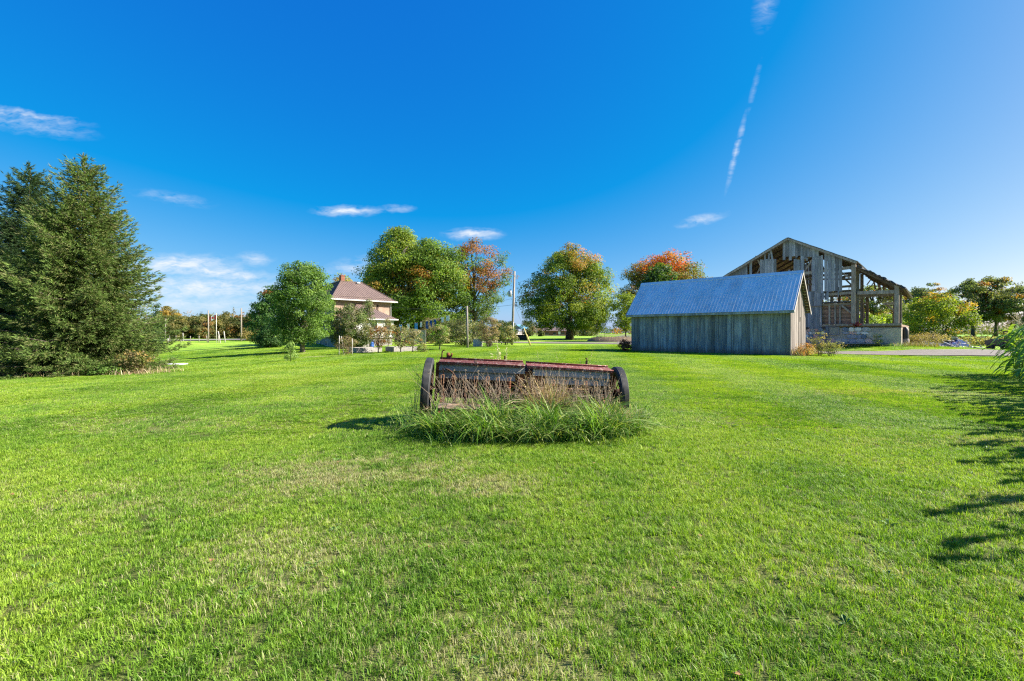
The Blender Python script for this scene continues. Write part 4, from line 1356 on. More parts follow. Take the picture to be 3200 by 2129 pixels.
# running boards behind the drill (towards the camera)
piece('foot_board', M['foot_wood'], drill, (-.6, -.66, .3), (1.78, .03, .135), (R(-58), R(.5), 0))
piece('foot_board', M['foot_wood'], drill, (-.62, -.8, .09), (1.7, .14, .03), (R(-12), R(2), 0))
piece('foot_board', M['foot_wood'], drill, (1.0, -.66, .28), (1.2, .03, .135), (R(-58), 0, 0))
for xx in (-1.46, -.5, .5, 1.45):
    MB().beam((xx, -.05, .48), (xx, -.7, .22), .04, .02).beam((xx, -.7, .24), (xx, -.82, .06), .04, .02).build('bracket', M['rust'], drill)
piece('tongue', M['drill_wood'], drill, (0, 1.35, .42), (.12, 1.8, .1))


# ------------------------------------------------------------------ long blades and stalks
def arcs(n, base, length, lean, width, az, cols, segs=5, droop=1.0, r=None):
    """curved strips: base (n,3), length, lean 0..1, width, azimuth; returns V, F, C"""
    r = r or rng
    t = np.linspace(0, 1, segs + 1)
    d = np.c_[np.cos(az), np.sin(az), np.zeros(n)]
    s = np.c_[-np.sin(az), np.cos(az), np.zeros(n)]
    tw = r.uniform(-.6, .6, n)
    P = []
    for k, tt in enumerate(t):
        out = (lean * tt ** 1.6 * droop)[:, None] * length[:, None] * d
        up = (tt - (lean ** 1.6) * tt ** 2.6 * .62 * droop)[:, None] * length[:, None] * np.array([0, 0, 1.0])
        c = base + out + up
        w = (width * (1 - tt ** 2.2) * (.55 + .45 * min(1, tt * 5)) / 2 + .0004)[:, None]
        ss = s * np.cos(tw * tt)[:, None] + np.array([0, 0, 1.0]) * np.sin(tw * tt)[:, None]
        P += [c - ss * w, c + ss * w]
    V_ = np.stack(P, 1).reshape(-1, 3)
    m_ = 2 * (segs + 1)
    b_ = np.arange(n)[:, None] * m_
    Fq = np.concatenate([b_ + np.array([2 * k, 2 * k + 1, 2 * k + 3, 2 * k + 2]) for k in range(segs)], 0)
    return V_, Fq, np.repeat(cols, m_, 0)


def pick(cols, n, jit=.25, r=None):
    r = r or rng
    c = np.array(cols)[r.integers(0, len(cols), n)]
    return c * r.uniform(1 - jit, 1 + jit, (n, 1))


GREENS = [(.045, .115, .014), (.065, .15, .018), (.095, .19, .028), (.16, .22, .07), (.035, .085, .018), (.19, .24, .1)]
STRAW = [(.3, .25, .19), (.22, .165, .125), (.38, .34, .28), (.17, .12, .09)]


def grass_clump(name, label, pts, lens, wid, lean, cols, cat='grass', mat='blade', jit=.25):
    n_ = len(pts)
    V_, F_, C_ = arcs(n_, pts, lens, lean, wid, rng.uniform(0, 6.283, n_), pick(cols, n_, jit))
    return tag(link(name, mesh_np(name, V_, F_, M[mat], C_, smooth=True)), label, cat, kind='stuff')


def drill_pts(n, cx, cy, rx, ry, p=.5):
    a_ = rng.uniform(0, 6.283, n); q = rng.random(n) ** p
    x_, y_ = DX + cx + rx * q * np.cos(a_), DD + cy + ry * q * np.sin(a_)
    return np.c_[x_, y_, zt_np(x_, y_)]


n_ = 8000
P_ = drill_pts(n_, .1, -.96, 1.82, .9)
e_ = np.clip(1.15 - ((P_[:, 0] - DX - .06) / 2.15) ** 4, .35, 1)
left = np.where((P_[:, 0] < DX - .95) & (P_[:, 1] > DD - 1.05), .5, 1.0)
grass_clump('tall_grass', 'long arching green grass grown up in front of the seed drill', P_, rng.uniform(.25, .72, n_) * (1 + .35 * np.sin(P_[:, 0] * 5.1 + P_[:, 1] * 3) * np.sin(P_[:, 0] * 2.3 - P_[:, 1] * 4)) * e_ * left, rng.uniform(.009, .022, n_), rng.uniform(.5, 1.2, n_), GREENS)
n_ = 1500
P_ = drill_pts(n_, .06, .45, 1.9, .6)
grass_clump('tall_grass', 'long green grass behind the seed drill between its wheels', P_, rng.uniform(.25, .55, n_), rng.uniform(.006, .012, n_), rng.uniform(.3, .9, n_), GREENS)
n_ = 700
a_ = rng.uniform(0, 6.283, n_); q = 1 + rng.normal(size=n_) * .09 + .12 * np.sin(5 * a_) + .08 * np.sin(11 * a_)
P_ = np.c_[DX + .1 + 1.84 * q * np.cos(a_), DD - .9 + .97 * q * np.sin(a_)]; P_ = np.c_[P_, zt_np(P_[:, 0], P_[:, 1])]
grass_clump('tall_grass', 'ragged outer fringe of the long grass round the drill', P_, rng.uniform(.12, .42, n_), rng.uniform(.006, .013, n_), rng.uniform(.5, 1.2, n_), GREENS)
n_ = 620
P_ = np.concatenate([drill_pts(300, -1.75, -.45, .42, .75), drill_pts(320, 1.9, -.3, .42, .6)])
grass_clump('tall_grass', 'tufts of long grass around the two drill wheels', P_, rng.uniform(.25, .6, n_), rng.uniform(.006, .013, n_), rng.uniform(.5, 1.0, n_), GREENS)
n_ = 1500
P_ = np.concatenate([drill_pts(560, .42, -.5, .33, .25), drill_pts(560, 1.3, -.85, .6, .4), drill_pts(380, -.9, -.5, .8, .5)])
grass_clump('dead_grass', 'bleached dead grass tangled over the middle of the drill', P_, np.r_[rng.uniform(.5, 1.15, 560), rng.uniform(.2, .55, 560), rng.uniform(.3, .7, 380)], rng.uniform(.005, .011, n_), rng.uniform(.2, 1.0, n_), STRAW, mat='dry')


def stalks(name, label, pts, h, cat='weed', heads=0, leany=.25, head='umbel', rad=.0038, cols=STRAW, parts=True, fluff=1.0):
    """dry upright weed stalks, each with a seed head"""
    root = thing(name, label, cat, tuple(pts[0]))
    st = MB()
    HV, HC_, k0 = [], [], 0
    for i, p in enumerate(pts):
        p = Vector(p) - Vector(pts[0])
        a_ = rnd.uniform(0, 6.283); ln_ = leany * rnd.uniform(.2, 1.2)
        hh_ = h * rnd.uniform(.65, 1.1)
        q = [p + Vector((math.cos(a_) * ln_ * t * t * hh_, math.sin(a_) * ln_ * t * t * hh_, hh_ * t)) for t in (0, .35, .7, 1)]
        st.tube(q, [rad, rad * .9, rad * .7, rad * .45], 4, False)
        if rnd.random() < heads:
            nn = int(rnd.randint(10, 22) * fluff)
            for _ in range(nn):
                if head == 'plume':
                    f_ = rnd.random()
                    c_ = q[2].lerp(q[3], f_ * 1.15 - .05) + Vector((rnd.gauss(0, .018), rnd.gauss(0, .018), rnd.gauss(0, .008)))
                    sz = rnd.uniform(.008, .02)
                else:
                    c_ = q[3] + Vector((rnd.gauss(0, .012), rnd.gauss(0, .012), rnd.uniform(-.006, .02)))
                    sz = rnd.uniform(.006, .014)
                HV.append(c_); HC_.append(sz)
    st.build('stalks', M['stick_dry'], root)
    if HV:
        n2 = len(HV)
        V_, F_, C_ = leaf_quads(np.array([tuple(v) for v in HV]), np.array(HC_), rng.normal(size=(n2, 3)), pick(cols, n2, .3))
        tag(link('seed_heads', mesh_np('seed_heads', V_, F_, M['dry'], C_), root), kind='stuff')
    return root


def leaf_quads(c, size, nrm, col, aspect=.62, fold=.18, r=None):
    r = r or rng
    n = len(c)
    nrm = nrm / (np.linalg.norm(nrm, axis=1, keepdims=True) + 1e-9)
    t = r.normal(size=(n, 3))
    t -= nrm * (t * nrm).sum(1, keepdims=True)
    t /= np.linalg.norm(t, axis=1, keepdims=True) + 1e-9
    b = np.cross(nrm, t)
    s = size[:, None]
    V_ = np.stack([c - t * s * .5, c + b * s * aspect * .5 + nrm * s * fold, c + t * s * .5, c - b * s * aspect * .5 + nrm * s * fold], 1).reshape(-1, 3)
    i = np.arange(n)[:, None] * 4
    return V_, np.concatenate([i + [0, 1, 2], i + [0, 2, 3]], 0), np.repeat(col, 4, 0)


M['stick_dry'] = plain('dry_stalk', (.28, .225, .17), .85, .1, var=.4)
M['stick_pale'] = plain('pale_stalk', (.5, .42, .3), .85, .1, var=.3)
def gp(x_, y_, dz=0.0):
    return (x_, y_, zt(x_, y_) + dz)
stalks('dry_weeds', 'brown leaning weed stalks crossing the left half of the drill', [gp(DX + rnd.uniform(-1.45, -.1), DD + rnd.uniform(-.75, -.35)) for _ in range(130)], .9, heads=.35, leany=.6)
stalks('dry_weeds', 'pale dry weed stalks in front of the right half of the drill', [gp(DX + rnd.uniform(.0, 1.5), DD + rnd.uniform(-.75, -.35)) for _ in range(120)], .85, heads=.55, leany=.35, head='plume')
stalks('dry_weeds', 'dark thistle stalks with brown heads beside the left wheel', [gp(DX - 1.75 + rnd.uniform(-.35, .15), DD + rnd.uniform(-.1, .5)) for _ in range(12)], 1.15, heads=1.0, leany=.2, cols=[(.16, .1, .07), (.28, .17, .12)])
stalks('plume_grass', 'tall pale feathery grass heads rising behind the drill lid', [gp(DX + rnd.uniform(-.62, -.25), DD + rnd.uniform(.45, .75)) for _ in range(9)], 1.42, heads=1.0, leany=.12, head='plume', cols=[(.75, .7, .62), (.62, .55, .45)], fluff=2.2)
stalks('plume_grass', 'thin pale grass heads behind the right lid of the drill', [gp(DX + rnd.uniform(.3, 1.3), DD + rnd.uniform(.4, .7)) for _ in range(9)], 1.2, heads=.8, leany=.12, head='plume', cols=[(.6, .52, .42), (.45, .36, .26)])

# ================================================================== trees and shrubs
def prof_r(prof, h):
    return np.interp(h, [p[0] for p in prof], [p[1] for p in prof])


ROUND = [(0, .35), (.15, .8), (.35, 1), (.6, .95), (.8, .72), (.93, .4), (1, .08)]
TALL = [(0, .4), (.12, .78), (.3, 1), (.55, .92), (.78, .66), (.92, .36), (1, .08)]
VASE = [(0, .3), (.25, .7), (.5, .9), (.75, 1), (.9, .75), (1, .2)]
DOME = [(0, .5), (.12, .85), (.3, 1), (.6, .97), (.8, .82), (.93, .58), (1, .28)]
OPEN = [(0, .25), (.2, .75), (.4, .95), (.62, 1), (.82, .8), (1, .15)]
MUSH = [(0, .7), (.12, .95), (.3, 1), (.55, .9), (.78, .66), (.93, .36), (1, .1)]


def tree(name, label, base, H, R_, prof=ROUND, clear=.16, trunk=.22, greens=None, turn=None, turn_fn=None, nclump=150, per=90, leaf=.22, seed=1, group=None,
         cat='tree', lean=0.0, stems=1, bark='bark', flat=.7, clump=.13, hollow=.45, limbs=14, outline=.22, jitcol=.22, lobes=None):
    """trunk + limbs as one part, crown as leaf-sized faces gathered in clumps along the limbs"""
    r = np.random.default_rng(seed)
    rp = random.Random(seed)
    root = thing(name, label, cat, tuple(base), 0, group)
    greens = greens or [(.05, .10, .018), (.07, .14, .022), (.095, .17, .03), (.035, .075, .018)]
    z0 = clear * H
    ph = r.uniform(0, 6.28, 8)
    C = []
    tries = 0

    def env(hf, th):
        wob = 1 + outline * (math.sin(2 * th + ph[0] + 5 * hf) * .5 + math.sin(3 * th + ph[1] - 7 * hf) * .35 + math.sin(5 * th + ph[2] + 11 * hf) * .3)
        return R_ * prof_r(prof, hf) * wob
    LB = []
    nl = lobes if lobes is not None else (max(14, nclump // 8) if nclump >= 140 else 0)
    k = 0
    while len(LB) < nl and k < nl * 40:            # big boughs the clumps gather on
        k += 1
        hf = r.random() ** .9; th = r.uniform(0, 6.283); q = .35 + .6 * r.random() ** .5
        if r.random() > prof_r(prof, hf) + .15:
            continue
        e_ = env(hf, th)
        p = np.array([e_ * q * math.cos(th), e_ * q * math.sin(th), z0 + hf * (H - z0)])
        if LB and min(((p - c) ** 2).sum() for c in LB) < (.27 * R_) ** 2:
            continue
        LB.append(p)
    while len(C) < nclump and tries < nclump * 80:
        tries += 1
        if LB and r.random() < .6:
            c = LB[r.integers(0, len(LB))]
            d_ = r.normal(size=3); d_ /= np.linalg.norm(d_)
            p = c + d_ * np.array([1.1, 1.1, .72]) * R_ * .31 * (.45 + .55 * r.random())
            hf = (p[2] - z0) / (H - z0)
            if not 0 <= hf <= 1.02:
                continue
            th = math.atan2(p[1], p[0]); q = math.hypot(p[0], p[1]) / (env(min(hf, .97), th) + 1e-6)
            if q > 1.18:
                continue
            p[0] += lean * hf * H
            q = min(q, 1)
        else:
            hf = r.random(); th = r.uniform(0, 6.283)
            Rm = env(hf, th)
            q = r.random() ** .5
            if r.random() > prof_r(prof, hf) + .1 or q < hollow * r.random():
                continue
            p = np.array([Rm * q * math.cos(th) + lean * hf * H, Rm * q * math.sin(th), z0 + hf * (H - z0)])
        if C and min(((p - c[0]) ** 2).sum() for c in C[-60:]) < (clump * R_ * .5) ** 2:
            continue
        C.append((p, hf, q))
    cen = np.array([c[0] for c in C]); hfs = np.array([c[1] for c in C]); qs = np.array([c[2] for c in C])
    n = len(cen)
    # ---- wood
    wb = MB()
    tops = []
    zr = -.15
    for s in range(stems):
        if stems == 1:
            bx_, by_ = 0, 0
            tx, ty = lean * H * .5, 0
            th_ = H * .8
        else:
            a_ = 6.283 * s / stems + rp.uniform(-.3, .3)
            bx_, by_ = math.cos(a_) * .12 * R_, math.sin(a_) * .12 * R_
            tx, ty = math.cos(a_) * R_ * rp.uniform(.35, .65), math.sin(a_) * R_ * rp.uniform(.35, .65)
            th_ = H * rp.uniform(.6, .85)
        pts, rad_ = [], []
        for k in range(7):
            t = k / 6
            wv = math.sin(3 * t + s) * .03 * H * .4 * t
            pts.append((bx_ + (tx - bx_) * t ** 1.2 + wv, by_ + (ty - by_) * t ** 1.2 - wv * .7, zr + (th_ - zr) * t))
            rad_.append(trunk * (1.35 if k == 0 else 1) * (1 - .85 * t) / (1 if stems == 1 else 1.6))
        wb.tube(pts, rad_, 8)
        tops.append([Vector(p) for p in pts])
    order = np.argsort(-hfs * .0 + r.random(n))
    lb = []
    for i in order[:limbs]:
        tp = tops[rp.randrange(len(tops))]
        c = Vector(cen[i])
        za = max(tp[1].z, min(c.z * rp.uniform(.35, .7), tp[-2].z))
        k = min(range(len(tp)), key=lambda j: abs(tp[j].z - za))
        a = tp[k]
        m1 = a.lerp(c, .35) + Vector((0, 0, .05 * H * rp.random())); m2 = a.lerp(c, .7) + Vector((0, 0, .05 * H * rp.random()))
        r0 = trunk * .42 / (1 if stems == 1 else 1.5)
        wb.tube([a, m1, m2, c], [r0, r0 * .75, r0 * .5, r0 * .2], 6, False)
        lb += [a, m1, m2, c, m1.lerp(m2, .5), m2.lerp(c, .5)]
    for i in order[limbs:limbs + 90]:
        c = Vector(cen[i])
        a = min(lb, key=lambda q_: (q_ - c).length_squared + (2 if q_.z > c.z else 0)) if lb else tops[0][3]
        r0 = trunk * .12
        wb.tube([a, a.lerp(c, .5) + Vector((0, 0, .02 * H)), c], [r0, r0 * .7, r0 * .35], 4, False)
    wb.build('trunk' if stems == 1 else 'stems', M[bark], root)
    # ---- leaves
    cr = clump * R_ * r.uniform(.75, 1.35, n) * 1.25
    ii = np.repeat(np.arange(n), per)
    N = len(ii)
    d = r.normal(size=(N, 3)); d /= np.linalg.norm(d, axis=1, keepdims=True)
    rr_ = (.35 + .65 * r.random(N) ** .6)[:, None]
    pos = cen[ii] + d * rr_ * cr[ii][:, None] * np.array([1.15, 1.15, flat])
    axis = np.c_[np.full(n, 0.0), np.zeros(n), np.zeros(n)]
    out = cen[ii] * np.array([1, 1, .0]); out /= np.linalg.norm(out, axis=1, keepdims=True) + 1e-6
    nrm = d * .6 + out * .5 + np.array([0, 0, .55]) + r.normal(size=(N, 3)) * .55
    base_c = np.array(greens)[r.integers(0, len(greens), n)][ii]
    if turn is not None:
        w = np.clip(turn_fn(hfs, qs, cen / R_, r), 0, 1)
        tcol = np.array(turn)[r.integers(0, len(turn), n)]
        kk = r.normal(size=(4, 3)) * 3.4 / R_
        fld = sum(np.sin(cen @ kk[j] + ph[j + 3]) for j in range(4)) / 4 * .9 + .5
        w = np.where(np.clip(fld, 0.02, .98) < w, .88, w * .08)
        mixk = (r.random(N) < w[ii])[:, None]
        base_c = np.where(mixk, tcol[ii], base_c)
    col = base_c * r.uniform(1 - jitcol, 1 + jitcol, (N, 1))
    sz = leaf * r.uniform(.6, 1.3, N)
    V_, F_, C_ = leaf_quads(pos, sz, nrm, col, r=r)
    link('crown', mesh_np('crown', V_, F_, M['leaf'], C_), root)
    return root


ORANGE = [(.27, .085, .012), (.3, .13, .02), (.25, .06, .01), (.25, .16, .035)]
AMBER = [(.19, .14, .03), (.21, .12, .028), (.16, .115, .025)]
RUST = [(.16, .065, .022), (.14, .078, .028), (.19, .09, .03)]

# --- left of the house
tree('maple_tree', 'dense bright green maple tree in front of the house', on(945, 40), 7.75, 2.6, DOME, .13, .2, [(.055, .115, .022), (.075, .145, .03), (.1, .17, .046), (.036, .078, .017)], nclump=330, per=110, leaf=.145, seed=3, lobes=0, clump=.15, bark='bark_light', flat=.8)
tree('shade_tree', 'dark green tree with rusty tips behind the maple', on(850, 62), 7.6, 3.0, ROUND, .06, .2, [(.03, .07, .022), (.04, .09, .028), (.05, .11, .03)], RUST, lambda h, q, c, r: (h > .72) * .5 * (c[:, 0] < 0), 170, 70, .26, 5, clump=.17)
tree('evergreen_shrub', 'dark low evergreen shrub under the maple', on(845, 56), 3.4, 2.1, ROUND, .02, .12, [(.02, .055, .016), (.03, .07, .02)], nclump=90, per=70, leaf=.2, seed=6, stems=4, cat='shrub', clump=.2)
tree('apple_sapling', 'small leafy sapling on the lawn left of the maple', on(908, 28), 1.35, .45, [(0, 1), (.3, .9), (.6, .6), (1, .12)], .05, .025, [(.12, .2, .06), (.16, .24, .09), (.08, .14, .04)], nclump=40, per=22, leaf=.085, seed=8, cat='sapling', clump=.26, limbs=8, stems=1)
# --- bushes round the house
DG = [(.045, .075, .025), (.06, .1, .03), (.085, .12, .045), (.1, .105, .07), (.12, .12, .09)]
PG = [(.12, .14, .07), (.16, .17, .1), (.09, .12, .045), (.2, .18, .13)]
BR = [(.16, .13, .09), (.12, .1, .07), (.1, .11, .05), (.2, .17, .13)]
tree('lilac_bush', 'large rounded dark green bush beside the house addition', on(1090, 47), 4.4, 2.35, ROUND, .04, .16, DG, nclump=200, per=80, leaf=.16, seed=11, stems=5, cat='bush', clump=.16)
tree('lilac_bush', 'leafy upright bush top beside the addition roof', on(1150, 50), 5.4, .95, [(0, .6), (.4, 1), (.8, .6), (1, .1)], .3, .08, DG, nclump=50, per=40, leaf=.16, seed=12, stems=2, cat='bush', clump=.3)
def fruit(label, px, D, H, R_, seed, cols=PG, per=28, ncl=60):
    return tree('apple_tree', label, on(px, D), H, R_, OPEN, .22, .055, cols, RUST, lambda h, q, c, r: (r.random(len(h)) < .12) * .5, ncl, per, .11, seed, cat='apple tree', clump=.22, limbs=12, hollow=.2, outline=.4)
fruit('young apple tree with reddish leaves left of the raised beds', 1182, 38.5, 2.3, .95, 21, BR + RUST)
fruit('spindly apple tree leaning over the second raised bed', 1252, 38, 2.35, 1.1, 22, ncl=52)
fruit('small pale apple tree at the right raised bed', 1290, 38.5, 2.15, .85, 23, ncl=42)
fruit('tall thin apple tree in front of the white addition', 1213, 42, 3.1, .8, 24, ncl=48)
tree('apple_tree', 'pale bushy apple tree right of the wooden fence', on(1374, 42.5), 2.35, 1.0, OPEN, .2, .07, PG + GREENS[1:3], nclump=95, per=46, leaf=.11, seed=25, cat='apple tree', clump=.2, limbs=12, outline=.35)
tree('berry_bush', 'small green bush at the end of the raised bed', on(1318, 38), .75, .55, ROUND, .02, .02, PG, nclump=30, per=28, leaf=.09, seed=26, stems=3, cat='bush', clump=.28)
tree('berry_bush', 'brown twiggy berry canes tied to white stakes', on(1082, 36.5), 1.45, .75, VASE, .05, .03, BR, nclump=50, per=26, leaf=.09, seed=27, stems=5, cat='bush', clump=.24)
tree('shrub', 'grey-green rounded shrub behind the tall bare post', on(1450, 56), 3.3, 2.4, ROUND, .03, .1, DG + PG[:2], nclump=120, per=60, leaf=.17, seed=28, stems=5, cat='shrub', clump=.18)
tree('shrub', 'twiggy brown half bare shrub near the utility pole', on(1528, 51), 3.2, 1.5, VASE, .05, .09, BR, nclump=130, per=40, leaf=.12, seed=29, stems=7, cat='shrub', clump=.16)
tree('shrub', 'olive green shrub at the foot of the utility pole', on(1580, 60), 3.0, 1.5, ROUND, .04, .08, PG + DG[:2], nclump=90, per=50, leaf=.16, seed=30, stems=4, cat='shrub', clump=.19)
tree('shrub', 'dark shrub behind the laundry and fence', on(1400, 66), 3.6, 2.0, ROUND, .03, .1, DG, nclump=90, per=50, leaf=.2, seed=31, stems=4, cat='shrub', clump=.2)
tree('shrub', 'pale twiggy shrub left of the laundry line', on(1345, 64), 3.8, 1.3, ROUND, .03, .08, BR + PG, nclump=70, per=40, leaf=.16, seed=32, stems=4, cat='shrub', clump=.2)
# --- tall trees behind the house
MAP = [(.055, .1, .016), (.085, .14, .021), (.115, .17, .026), (.15, .19, .034)]
tree('maple_tree', 'tallest big green maple behind the house', on(1243, 84), 20.6, 7.4, TALL, .1, .5, MAP, AMBER, lambda h, q, c, r: (c[:, 0] < .1) * .3, 420, 140, .33, 41, clump=.145, outline=.3)
tree('maple_tree', 'broad green maple right of the tallest one', on(1340, 82), 17.8, 7.2, ROUND, .08, .45, [(.07, .13, .022), (.095, .16, .027), (.12, .18, .035), (.05, .1, .02)], AMBER, lambda h, q, c, r: np.exp(-((h - .62) / .15) ** 2) * .4, 400, 140, .32, 42, clump=.15, outline=.28)
tree('maple_tree', 'orange-topped open maple left of the utility pole', on(1480, 85), 18.9, 5.9, OPEN, .12, .36, [(.05, .1, .02), (.07, .12, .026), (.06, .09, .03)], RUST + [(.22, .1, .03)], lambda h, q, c, r: np.clip((h - .42) * 1.5 + (c[:, 0] > .1) * .25 * (h > .3), 0, .85) * 1.0, 330, 74, .28, 43, clump=.14, outline=.4, hollow=.15, limbs=22)
tree('maple_tree', 'amber and green maple just behind the chimney', on(1065, 92), 13.2, 4.6, ROUND, .15, .35, MAP, AMBER + ORANGE[1:2], lambda h, q, c, r: .5 + 0 * h, 150, 80, .42, 44, clump=.18)
tree('maple_tree', 'small amber tree between the house and the tallest maple', on(1155, 98), 14.2, 3.6, ROUND, .2, .3, MAP, AMBER, lambda h, q, c, r: .5 + 0 * h, 110, 70, .42, 45, clump=.2)
tree('maple_tree', 'spreading maple with an orange crown by the driveway', on(1780, 98), 19.4, 9.2, MUSH, .13, .75, MAP, ORANGE[1:2] + AMBER + [(.24, .17, .07)],
     lambda h, q, c, r: np.clip(.22 + .2 * (c[:, 0] > -.1) + (h > .82) * .4, 0, .9) * (h > .3), 520, 130, .34, 46, clump=.12, outline=.2)
tree('maple_tree', 'large flaming orange maple behind the shed', on(2078, 108), 20.2, 10.2, MUSH, .14, .7, [(.08, .1, .025), (.12, .12, .03), (.1, .09, .03)], ORANGE + [(.32, .07, .012)], lambda h, q, c, r: np.clip((h - .3) * 1.4 + .1 * (c[:, 0] > 0), 0, .9), 420, 120, .37, 47, clump=.125, outline=.28)
tree('maple_tree', 'dark green round tree in front of the orange maple', on(2065, 80), 13.2, 4.2, ROUND, .05, .35, [(.028, .065, .018), (.04, .085, .022), (.055, .105, .026)], nclump=230, per=90, leaf=.36, seed=48, clump=.17)
tree('yard_tree', 'small open green tree left of the shed', on(1955, 92), 9.5, 3.4, OPEN, .2, .16, MAP, nclump=110, per=55, leaf=.3, seed=49, clump=.19, hollow=.2, outline=.35)
tree('yard_tree', 'thin young tree beside the driveway maple', on(1865, 90), 5.6, 2.2, OPEN, .3, .08, MAP, nclump=60, per=40, leaf=.24, seed=50, clump=.22, hollow=.1)
# --- right of the barn
tree('young_tree', 'yellow-green young tree right of the barn', on(2932, 60), 6.7, 3.5, ROUND, .08, .12, [(.085, .14, .018), (.115, .17, .024), (.15, .19, .028), (.06, .1, .018)], [(.24, .17, .035), (.22, .14, .03)], lambda h, q, c, r: (c[:, 0] > .15) * (q > .6) * .3 + (h > .85) * .3, 260, 60, .22, 51, stems=3, clump=.15)
FAR = [(.065, .095, .05), (.085, .115, .055), (.1, .12, .06)]  # distant leaf colours paled, haze put into the colour
for (px, D, H, R_, sd, lab) in ((3040, 150, 19, 6.6, 61, 'tall far maple with a bare trunk right of the young tree'), (3112, 150, 20, 6.4, 62, 'tall far maple with a bare trunk nearest the corn'), (3200, 140, 15, 6.5, 63, 'tall far maple at the right edge of the picture'),
                                (2862, 150, 16, 6.0, 64, 'dark far maple just right of the barn'), (2915, 175, 20, 6.5, 65, 'far maple rising behind the young tree'), (2725, 120, 13.5, 6.5, 66, 'amber far tree seen through the open barn'), (2790, 130, 10, 6, 67, 'green far tree seen between the barn posts')):
    tree('far_tree', lab, on(px, D), H, R_, OPEN, .24, .5, FAR, AMBER + RUST[:1], lambda h, q, c, r: .14 + 0 * h, 190 if D > 135 else 90, 50, .58, sd, 'maples across the right field', clump=.15, outline=.3, hollow=.1, flat=.62)
for (px, D, H, R_, sd, lab) in ((2640, 120, 12, 5, 68, 'orange far treetop seen over the barn planking'), (2700, 75, 4.2, 3, 69, 'sunlit green bush seen through the barn at floor level'), (2765, 78, 4.4, 3, 70, 'yellow-green bush seen between the barn posts')):
    tree('far_tree' if D > 100 else 'bush', lab, on(px, D), H, R_, ROUND, .1, .2, [(.1, .16, .025), (.14, .2, .03)] if D < 100 else FAR, ORANGE if D > 100 else None, (lambda h, q, c, r: .7 * (h > .3)) if D > 100 else None, 90, 60, .34, sd, cat='tree' if D > 100 else 'bush', clump=.2)


# ------------------------------------------------------------------ spruces
def spruce(label, base, H, R_, seed, cols, dens=1.0):
    r = np.random.default_rng(seed)
    root = thing('spruce_tree', label, 'spruce', tuple(base), 0, 'spruces at the left edge of the lawn')
    tb = MB().tube([(0, 0, -.2), (0, 0, H * .5), (.03, .02, H * .98)], [.2, .12, .012], 8)
    lay = .30
    nl = int((H - .3) / lay)
    per = int(17 * dens)
    nb = nl * per
    PV, PD, PS = [], [], []
    for i in range(nb):
        li = i // per
        z = .1 + li * lay + r.normal() * .045
        f = min(.99, max(0, z / H))
        a = (i % per) * 6.283 / per + li * 1.13 + r.uniform(-.25, .25)
        prof = min((1 - f) ** .82, 2.0 * (1 - f)) * min(1, .86 + 2 * f) * (1 + .1 * math.sin(3 * a + li))
        if f > .5 and r.random() < (f - .5) * .9:
            continue
        L = R_ * prof * r.choice([.62, .8, .92, 1.0, 1.1], p=[.15, .2, .25, .25, .15]) + .12
        d = np.array([math.cos(a), math.sin(a), 0])
        rise = .75 * f ** 1.5 - .12
        npt = max(4, int(L / .16))
        t = np.linspace(.22, 1, npt)
        axis = np.array([0, 0, z]) + d * (L * t)[:, None] + np.array([0, 0, 1.0]) * (L * (rise * t - .28 * (1 - f) * t + .22 * t ** 3))[:, None]
        if L > .9 and i % 3 == 0:
            tb.tube([tuple(axis[0]), tuple(axis[npt // 2]), tuple(axis[-1])], [.022, .015, .005], 4, False)
        sd = np.array([-d[1], d[0], 0])
        for k in range(npt):
            tt = t[k]
            wside = .30 * L * (1 - tt) ** .75 + .07
            nt = int(5 + 7.0 * wside * 3)
            for j in range(nt):
                s_ = r.uniform(-1, 1)
                c = axis[k] + sd * s_ * wside + d * r.uniform(-.1, .1) + np.array([0, 0, -abs(s_) * wside * .35 + r.normal() * .05])
                dirn = d * .75 + sd * s_ * .8 + np.array([0, 0, -.25 + .5 * (tt > .85) + .3 * f]) + r.normal(size=3) * .22
                PV.append(c); PD.append(dirn); PS.append(r.uniform(.12, .23))
    # leader shoots
    for k in range(40):
        PV.append(np.array([r.normal() * .05, r.normal() * .05, H - r.uniform(0, .7)])); PD.append(np.array([r.normal() * .6, r.normal() * .6, 1.0])); PS.append(.22)
    PV, PD, PS = np.array(PV), np.array(PD), np.array(PS)
    PD /= np.linalg.norm(PD, axis=1, keepdims=True)
    n = len(PV)
    # each sprig: a needled shoot = 4 slim blades fanned round the twig
    Vs, Cs = [], []
    bc = np.array(cols)[r.integers(0, len(cols), n)] * r.uniform(.75, 1.3, (n, 1))
    rv = r.normal(size=(n, 3))
    e1 = np.cross(PD, rv); e1 /= np.linalg.norm(e1, axis=1, keepdims=True)
    e2 = np.cross(PD, e1)
    for k in range(4):
        a = k * math.pi / 2 + .4
        sdv = e1 * math.cos(a) + e2 * math.sin(a)
        b0 = PV + PD * (PS * (.0 + .12 * k))[:, None]
        tip = b0 + PD * (PS * .75)[:, None] + sdv * (PS * .33)[:, None]
        wv = np.cross(PD, sdv) * (PS * .085)[:, None]
        Vs.append(np.stack([b0 - wv, b0 + wv, tip], 1)); Cs.append(np.repeat(bc * r.uniform(.85, 1.15, (n, 1)), 3, 0))
    V_ = np.concatenate([v.reshape(-1, 3) for v in Vs]); C_ = np.concatenate(Cs)
    F_ = np.arange(len(V_)).reshape(-1, 3)
    tb.build('trunk', M['bark'], root)
    link('crown', mesh_np('crown', V_, F_, M['needle'], C_), root)
    return root


